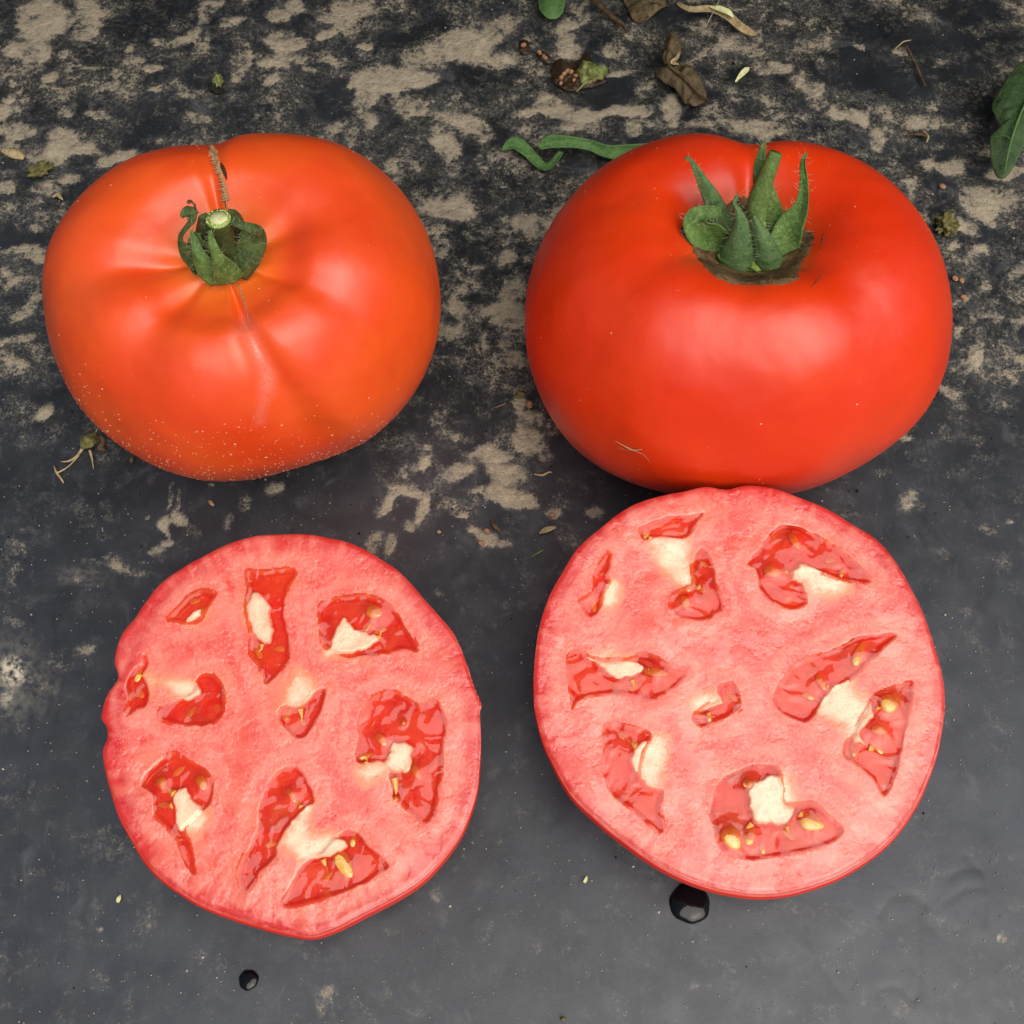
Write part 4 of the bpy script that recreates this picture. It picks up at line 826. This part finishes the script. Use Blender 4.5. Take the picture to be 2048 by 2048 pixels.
# green leaf at the right edge
e0 = at(np.array(2000.), np.array(240.)); e = empty('green_leaf', (e0[0], e0[1], 0), 'green leaf with a torn edge poking in from the right side', 'leaf')
leafpoly('blade', [(2110,120),(2060,130),(2030,140),(1998,182),(1984,212),(1992,232),(2000,250),(1990,262),(1983,268),(1983,290),(1992,325),(2010,348),(2030,330),(2050,290),(2075,260),(2120,240)], 1.1, M['leaf'], None, None, .25, .12, (.1, .1), parent=e, seed=4)
px_tube('midrib', [(2010,342),(2020,290),(2040,230),(2070,170)], [1.15,1.3,1.42,1.5], [.015,.03,.035,.04], M['stemG'], parent=e, rough=.1)
for k, ln_ in enumerate(([(2024,280),(2008,270),(1992,275)], [(2036,240),(2014,222),(1995,215)], [(2046,215),(2030,185),(2018,165)])):
    px_tube('side_vein', ln_, [1.33,1.28,1.15], [.018,.013,.006], M['stemG'], parent=e, rough=.1, n=12)
leafpoly('leaf_fragment', [(1080,-30),(1078,12),(1092,34),(1112,37),(1127,20),(1128,-20)], .35, M['stemG'], 'small fresh green leaf fragment at the top edge above the dark seed mush', 'leaf fragment', .2, .05, seed=8)
# curled green stem piece behind the right tomato
D_ = lambda L: [(980+a*.5072, 220+b*.5072) for a, b in L]
e0 = at(np.array(1090.), np.array(320.)); e = empty('green_stem_scrap', (e0[0], e0[1], 0), 'curled bright green stem scrap partly under the back of the bright red tomato', 'stem scrap')
px_strip('curled_tip', D_([(45,160),(95,135),(135,160),(175,200),(215,232),(255,208),(285,165)]), [.25,.3,.25,.2,.2,.35,.5], [.02,.19,.18,.16,.15,.13,.1], M['stemG'], parent=e, curl=.45, wavy=.08, tw=.6)
px_strip('stalk', D_([(195,150),(240,128),(310,128),(390,138),(460,162),(540,165),(640,150)]), [.55,.6,.6,.5,.4,.35,.3], [.08,.19,.16,.15,.18,.23,.18], M['stemG'], parent=e, curl=.5, tw=-.7, wavy=.08)
# rotten seed mush with the green fruit stub
e0 = at(np.array(1130.), np.array(150.)); e = empty('rotten_fruit_scrap', (e0[0], e0[1], 0), 'dark rotten fruit scrap with orange seeds and a green stub at top centre', 'fruit scrap')
leafpoly('pulp', cq([(240,480),(300,430),(360,460),(440,440),(500,390),(540,460),(600,520),(640,600),(560,640),(480,650),(400,690),(320,670),(240,600)]), .06, M['mush'], None, None, .12, .16, parent=e, seed=2, thick=.05)
leafpoly('pulp', cq([(120,390),(150,370),(200,400),(240,440),(220,470),(150,440)]), .05, M['mush'], None, None, .1, .08, parent=e, seed=12, thick=.04)
leafpoly('pulp', cq([(0,300),(40,290),(70,320),(60,390),(20,400),(-10,360)]), .05, M['mush'], None, None, .08, .08, parent=e, seed=13, thick=.04)
blob('stub', *cq([(520,545)])[0], 24, 22, .55, M['stub'], parent=e, seed=3, rough=.8, fr=2.2)
px_tube('stub_tail', cq([(500,600),(460,640),(420,680)]), [.3,.2,.1], [.05,.03,.02], M['stub'], parent=e)
for k in range(17):
    x, y = cq([(RNG.uniform(265, 420), RNG.uniform(520, 620))])[0] if k < 11 else (cq([(RNG.uniform(135, 215), RNG.uniform(385, 435))])[0] if k < 15 else cq([(RNG.uniform(15, 40), RNG.uniform(330, 370))])[0])
    blob('seed', x, y, 4.5, 3.4, .12, M['seedD'], parent=e, seed=k, z=.13, rot=RNG.uniform(0, 180))
# dried blossom scrap with tendrils by the left tomato
C_ = lambda L: [(60+a*.4348, 240+b*.4348) for a, b in L]
e0 = at(np.array(180.), np.array(890.)); e = empty('dried_blossom', (e0[0], e0[1], 0), 'dried brown blossom scrap with thin tendrils at the lower left of the ribbed tomato', 'dried blossom')
leafpoly('husk', C_([(238,1470),(270,1455),(310,1450),(325,1485),(300,1520),(262,1525),(235,1510)]), .2, M['olive'], None, None, .25, .3, parent=e, seed=5, fold=.3)
for q_, r_ in (([(245,1505),(215,1545),(180,1568),(140,1572)], [.05,.03,.028,.01]), ([(225,1540),(180,1590),(130,1620),(112,1612)], [.03,.02,.02,.008]), ([(275,1520),(285,1560),(292,1605)], [.045,.028,.008]), ([(110,1590),(122,1620),(140,1645),(155,1670)], [.01,.03,.032,.02]), ([(290,1450),(305,1430),(318,1405)], [.02,.015,.006])):
    px_tube('tendril', C_(q_), .08, r_, M['straw'], parent=e)
px_strip('husk_curl', C_([(320,1450),(338,1480),(325,1510),(345,1520)]), [.3,.2,.12,.1], [.04,.07,.07,.03], M['twig'], parent=e, curl=.7)
# straws, twigs and flakes: each with its own whereabouts
G1 = 'straw bits and twigs on the film'
px_tube('twig', cq([(530,-20),(600,50),(680,120),(760,180),(800,230)]), [.3,.3,.28,.2,.1], [.09,.09,.08,.07,.03], M['twig'], 'brown twig slanting down from the top edge beside the dead leaves', 'twig')
leafpoly('dead_leaf', cq([(780,-60),(1050,-60),(1080,40),(1000,110),(900,150),(830,130),(800,60)]), .12, M['dry'], 'flat dark brown dead leaf cut off by the top edge', 'dead leaf', .1, .22, seed=9)
px_strip('straw', cq([(1160,20),(1260,70),(1420,70),(1540,120),(1620,190),(1700,240),(1750,250)]), [.1,.3,.35,.3,.25,.2,.1], [.04,.09,.12,.14,.13,.12,.05], M['straw'], 'long broad pale straw bent across the top edge', 'straw', seed=2)
px_strip('straw', cq([(1410,50),(1480,65),(1550,95),(1585,128)]), [.45,.5,.48,.4], [.02,.09,.08,.02], M['pith'], 'cream sliver lying on top of the broad straw', 'straw', seed=3)
px_tube('straw', cq([(1480,0),(1440,80),(1400,160),(1380,200)]), [.6,.5,.4,.2], .008, M['hair'], 'hair-thin pale fibre dangling below the top edge over the broad straw', 'fibre')
px_strip('straw', cq([(1600,610),(1640,560),(1680,520),(1705,505)]), [.1,.15,.2,.2], [.02,.07,.08,.01], M['pith'], 'cream pointed flake right of the crumpled dead leaf', 'flake')
px_tube('twig', [(1808,85),(1822,110),(1836,140),(1850,172)], [.2,.22,.18,.1], [.02,.04,.04,.03], M['twig'], 'thin brown twig on dark film at upper right', 'twig')
px_tube('straw', [(1790,98),(1806,84),(1822,80)], .12, [.015,.025,.01], M['straw'], 'short forked straw touching the thin brown twig at upper right', 'straw')
px_tube('twig', [(1812,270),(1835,268),(1856,272)], .14, [.02,.05,.045], M['twig'], 'stubby brown twig at upper right between soil patch and green leaf', 'twig')
px_tube('twig', [(1846,262),(1856,272),(1853,284)], .16, [.02,.03,.02], M['straw'], 'tiny straw crossing the stubby brown twig', 'straw')
px_strip('husk', [(2,300),(18,303),(34,308),(48,316)], [.12,.2,.2,.1], [.05,.13,.14,.06], M['straw'], 'tan dry husk at the left edge above the green-grey crumb', 'husk', curl=-.5)
blob('soil_crumb', 80, 340, 20, 9, .3, M['olive'], 'green-grey crumb on soil left of the ribbed tomato', 'crumb', seed=5, rough=1.1, rot=-25, fr=3.5)
blob('soil_crumb', 435, 162, 8, 14, .35, M['stub'], 'small yellow-green bud scrap above the ribbed tomato', 'bud scrap', seed=6, rough=1.1, fr=3)
blob('soil_crumb', 432, 178, 12, 10, .2, M['gritD'], 'dark crumb right under the yellow-green bud scrap', 'crumb', seed=7, rough=.6)
blob('soil_crumb', 1892, 446, 17, 22, .4, M['olive'], 'olive crumbly lump on the soil patch right of the red tomato', 'crumb', seed=8, rough=1.3, fr=3.5)
px_strip('straw', [(105,395),(115,390),(122,396),(126,400)], .1, [.01,.05,.04,.01], M['straw'], 'tiny pale straw sliver by the left shoulder of the ribbed tomato', 'straw')
for i, (x, y, lb) in enumerate([(1910,557,'left seed of the touching pair right of the red tomato'),(1923,561,'right seed of the touching pair right of the red tomato'),(1927,594,'single seed just below the touching pair'),(1885,373,'reddish seed on the tan soil patch at the right'),(974,1062,'pink-brown seed next to the dark twig between the halves'),(962,1087,'pink-brown seed below the other one between the halves'),(1104,1031,'seed lying in the small tan spot left of the rounder half')]):
    blob('tomato_seed', x, y, 6.5, 5, .11, M['seedD'], 'dry '+lb, 'seed', seed=i, rough=.12, rot=RNG.uniform(0, 90), group='dry tomato seeds on the film')
px_tube('twig', [(982,1040),(990,1052),(1002,1064)], .1, [.03,.07,.035], M['twig'], 'short dark twig between the two whole tomatoes and the halves', 'twig')
px_strip('straw', [(1078,1067),(1092,1060),(1112,1054)], [.05,.1,.06], [.01,.07,.03], M['straw'], 'tan triangular flake left of the rounder half', 'flake')
px_tube('straw', [(1064,1113),(1076,1106),(1088,1099)], .06, [.008,.016,.008], M['lime'], 'thin yellow-green straw left of the rounder half', 'straw')
px_tube('straw', [(1068,948),(1085,950),(1098,944),(1104,945)], .06, [.015,.03,.02,.01], M['straw'], 'pale forked straw by the lower left of the red tomato', 'straw')
px_tube('straw', [(990,815),(1004,810),(1012,806)], .05, [.008,.015,.006], M['straw'], 'tiny straw on dark film left of the red tomato', 'straw')
blob('soil_crumb', 1058, 810, 7, 8, .2, M['seedD'], 'rust-brown crumb against the left side of the red tomato', 'crumb', seed=14, rough=.5)
blob('soil_crumb', 1040, 788, 10, 9, .15, M['olive'], 'dull brown crumb at the tip of the soil patch beside the red tomato', 'crumb', seed=15, rough=.6)
px_strip('flake', [(416,1001),(422,1006),(428,1012)], [.05,.09,.05], [.01,.05,.02], M['seedD'], 'orange-brown flake above the left half, alone on dark film', 'flake')
px_strip('flake', [(236,1805),(238,1797),(241,1790)], [.04,.09,.05], [.02,.045,.01], M['pith'], 'cream flake below the left half', 'flake')
px_strip('flake', [(260,912),(263,918),(262,926)], [.06,.1,.05], [.03,.05,.02], M['twig'], 'brown flake under the lower left edge of the ribbed tomato', 'flake')
px_strip('flake', [(1168,1765),(1172,1758),(1173,1752)], [.04,.08,.05], [.03,.035,.01], M['pith'], 'cream triangular flake below the rounder half, left of the large drop', 'flake')
blob('tan_pebble', 878, 1064, 4.5, 3.5, .1, M['straw'], 'tiny tan pebble between the two halves', 'pebble', seed=21, rough=.2)
blob('green_crumb', 1126, 2038, 5, 4, .12, M['olive'], 'yellow-green crumb at the bottom edge of the picture', 'crumb', seed=22, rough=.4)
# dry wisp stuck to the red tomato
w0 = snap(PR_, QR, [1232, 1250, 1268, 1285], [880, 890, 898, 897], .03)
V1 = tube(w0, [.003, .012, .018, .006], 5, 16); V2 = tube(snap(PR_, QR, [1236, 1252, 1268], [893, 897, 898], .03), [.002, .005, .008], 4, 10); V3 = tube(snap(PR_, QR, [1270, 1288, 1302], [899, 908, 922], .03), [.006, .005, .002], 4, 10)
V, F = join([V1, V2, V3]); o = mesh('dry_wisp', V, F, M['straw'], loc=w0[1]); tag(o, 'tiny pale dry wisp stuck to the front of the bright red tomato', 'wisp')
# water drops
def drop(x, y, r, label, h):
    c = at(np.array(float(x)), np.array(float(y)), 0); k = np.linalg.norm(c-CAM)/FPX; R_ = r*k; nr, na = 16, 48; V = []; F = []
    for i in range(nr+1):
        t = i/nr
        for j in range(na):
            a = 2*math.pi*j/na; rr = R_*t*(1+.03*math.sin(3*a+x)+.02*math.sin(7*a)); V.append((c[0]+rr*math.cos(a), c[1]+rr*math.sin(a), h*(1-t**2.6)**.6+.0))
    n_ = len(V); V += [(v[0], v[1], -.02) for v in V]
    for i in range(nr):
        for j in range(na):
            p, q = i*na+j, i*na+(j+1) % na; F.append((p, p+na, q+na, q)); F.append((n_+p, n_+q, n_+q+na, n_+p+na))
    for j in range(na): p, q = nr*na+j, nr*na+(j+1) % na; F.append((p, n_+p, n_+q, q))
    o = mesh('water_drop', np.array(V), F, M['water'], loc=(c[0], c[1], 0)); tag(o, label, 'water drop')
drop(1380, 1806, 38, 'large clear drop half under the lower edge of the rounder half', .13)
drop(497, 1960, 18, 'small clear drop alone on the film below the left half', .07)
# loose grit: far too many grains to count
def gritfield(name, n, mat, f, label, s0, s1):
    V = []; F = []; k = 0
    while k < n:
        x, y = RNG.uniform(-30, 2078), RNG.uniform(-30, 2078)
        if RNG.random() > f(x, y): continue
        c = at(np.array(x), np.array(y), 0.0); s = RNG.uniform(s0, s1)*(1 if RNG.random() < .9 else 1.8); b = len(V)
        R_ = RNG.uniform(.6, 1.3, (6,))*s; a0 = RNG.uniform(0, 6.28)
        for i in range(5): V.append((c[0]+R_[i]*math.cos(a0+i*1.257), c[1]+R_[i]*math.sin(a0+i*1.257), -.02))
        V.append((c[0]+RNG.uniform(-.2, .2)*s, c[1]+RNG.uniform(-.2, .2)*s, s*RNG.uniform(.5, 1.1)))
        F += [(b+i, b+(i+1) % 5, b+5) for i in range(5)]; k += 1
    tag(mesh(name, np.array(V), F, mat, loc=(0, 0, 0), flat=True), label, 'grit', kind='stuff')
gritfield('pale_grit', 1500, M['grit'], lambda x, y: .8 if y > 1000 else .35, 'scattered pale grains of grit all over the black film', .008, .022)
gritfield('dark_grit', 500, M['gritD'], lambda x, y: .8 if y < 1100 else .06, 'scattered dark grains on the tan soil patches', .010, .028)
# ================================================================ unseen tomato plants beyond the top edge, placed to shade the far film
def plants():
    for (x0, seed, lab, n) in ((-17, 1, 'unseen dark green tomato plant beyond the top left of the film', 90), (3, 2, 'unseen dark green tomato plant beyond the top middle of the film', 90), (22, 3, 'unseen dark green tomato plant beyond the top right corner', 110)):
        rg = np.random.default_rng(seed); e = empty('tomato_plant', (x0, 45, 0), lab, 'plant')
        st = np.array([(x0, 45, -1), (x0+1, 43, 14), (x0-1, 40, 30), (x0+2, 37, 46)]); V, F = tube(st, [.8, .7, .5, .25], 8, 20, rough=.1); mesh('stem', V, F, M['stemG'], e)
        parts = []; tw = []
        for k in range(n):
            h = rg.uniform(4, 46); b = catmull(st, 100)[int((h+1)/47*99)]; a = rg.uniform(0, 6.28); L = rg.uniform(7, 19)
            d = np.array([math.cos(a), math.sin(a)*.8-.15, rg.uniform(-.2, .5)]); tip = b+d*L
            tip[1] = max(tip[1], 1.054*(29.1-tip[2])+11, 12)
            tw.append(tube([b, (b+tip)/2+[0, 0, 1], tip], [.22, .16, .08], 5, 6))
            for m in range(5):
                s_ = b+(tip-b)*(.45+.13*m); a2 = a+rg.uniform(-1.3, 1.3); l2 = rg.uniform(4, 7); dd = np.array([math.cos(a2), math.sin(a2), rg.uniform(-.7, .2)])
                Vl, Fl, _, _ = strip([s_, s_+dd*l2*.35, s_+dd*l2*.7-[0, 0, .4], s_+dd*l2-[0, 0, 1.0]], [.2, l2*.26, l2*.2, .05], np.array([rg.uniform(-.3, .3), -.3, 1.]), .3, .03, 7, 5, 0, .3, k*7+m)
                parts.append((Vl, Fl))
        V, F = join(tw); tag(mesh('leaf_stalk', V, F, M['stemG'], e), kind='stuff')
        V, F = join(parts); tag(mesh('foliage', V, F, M['leaf'], e, attrs={'across': np.full(len(V), .5)}), kind='stuff')
plants()
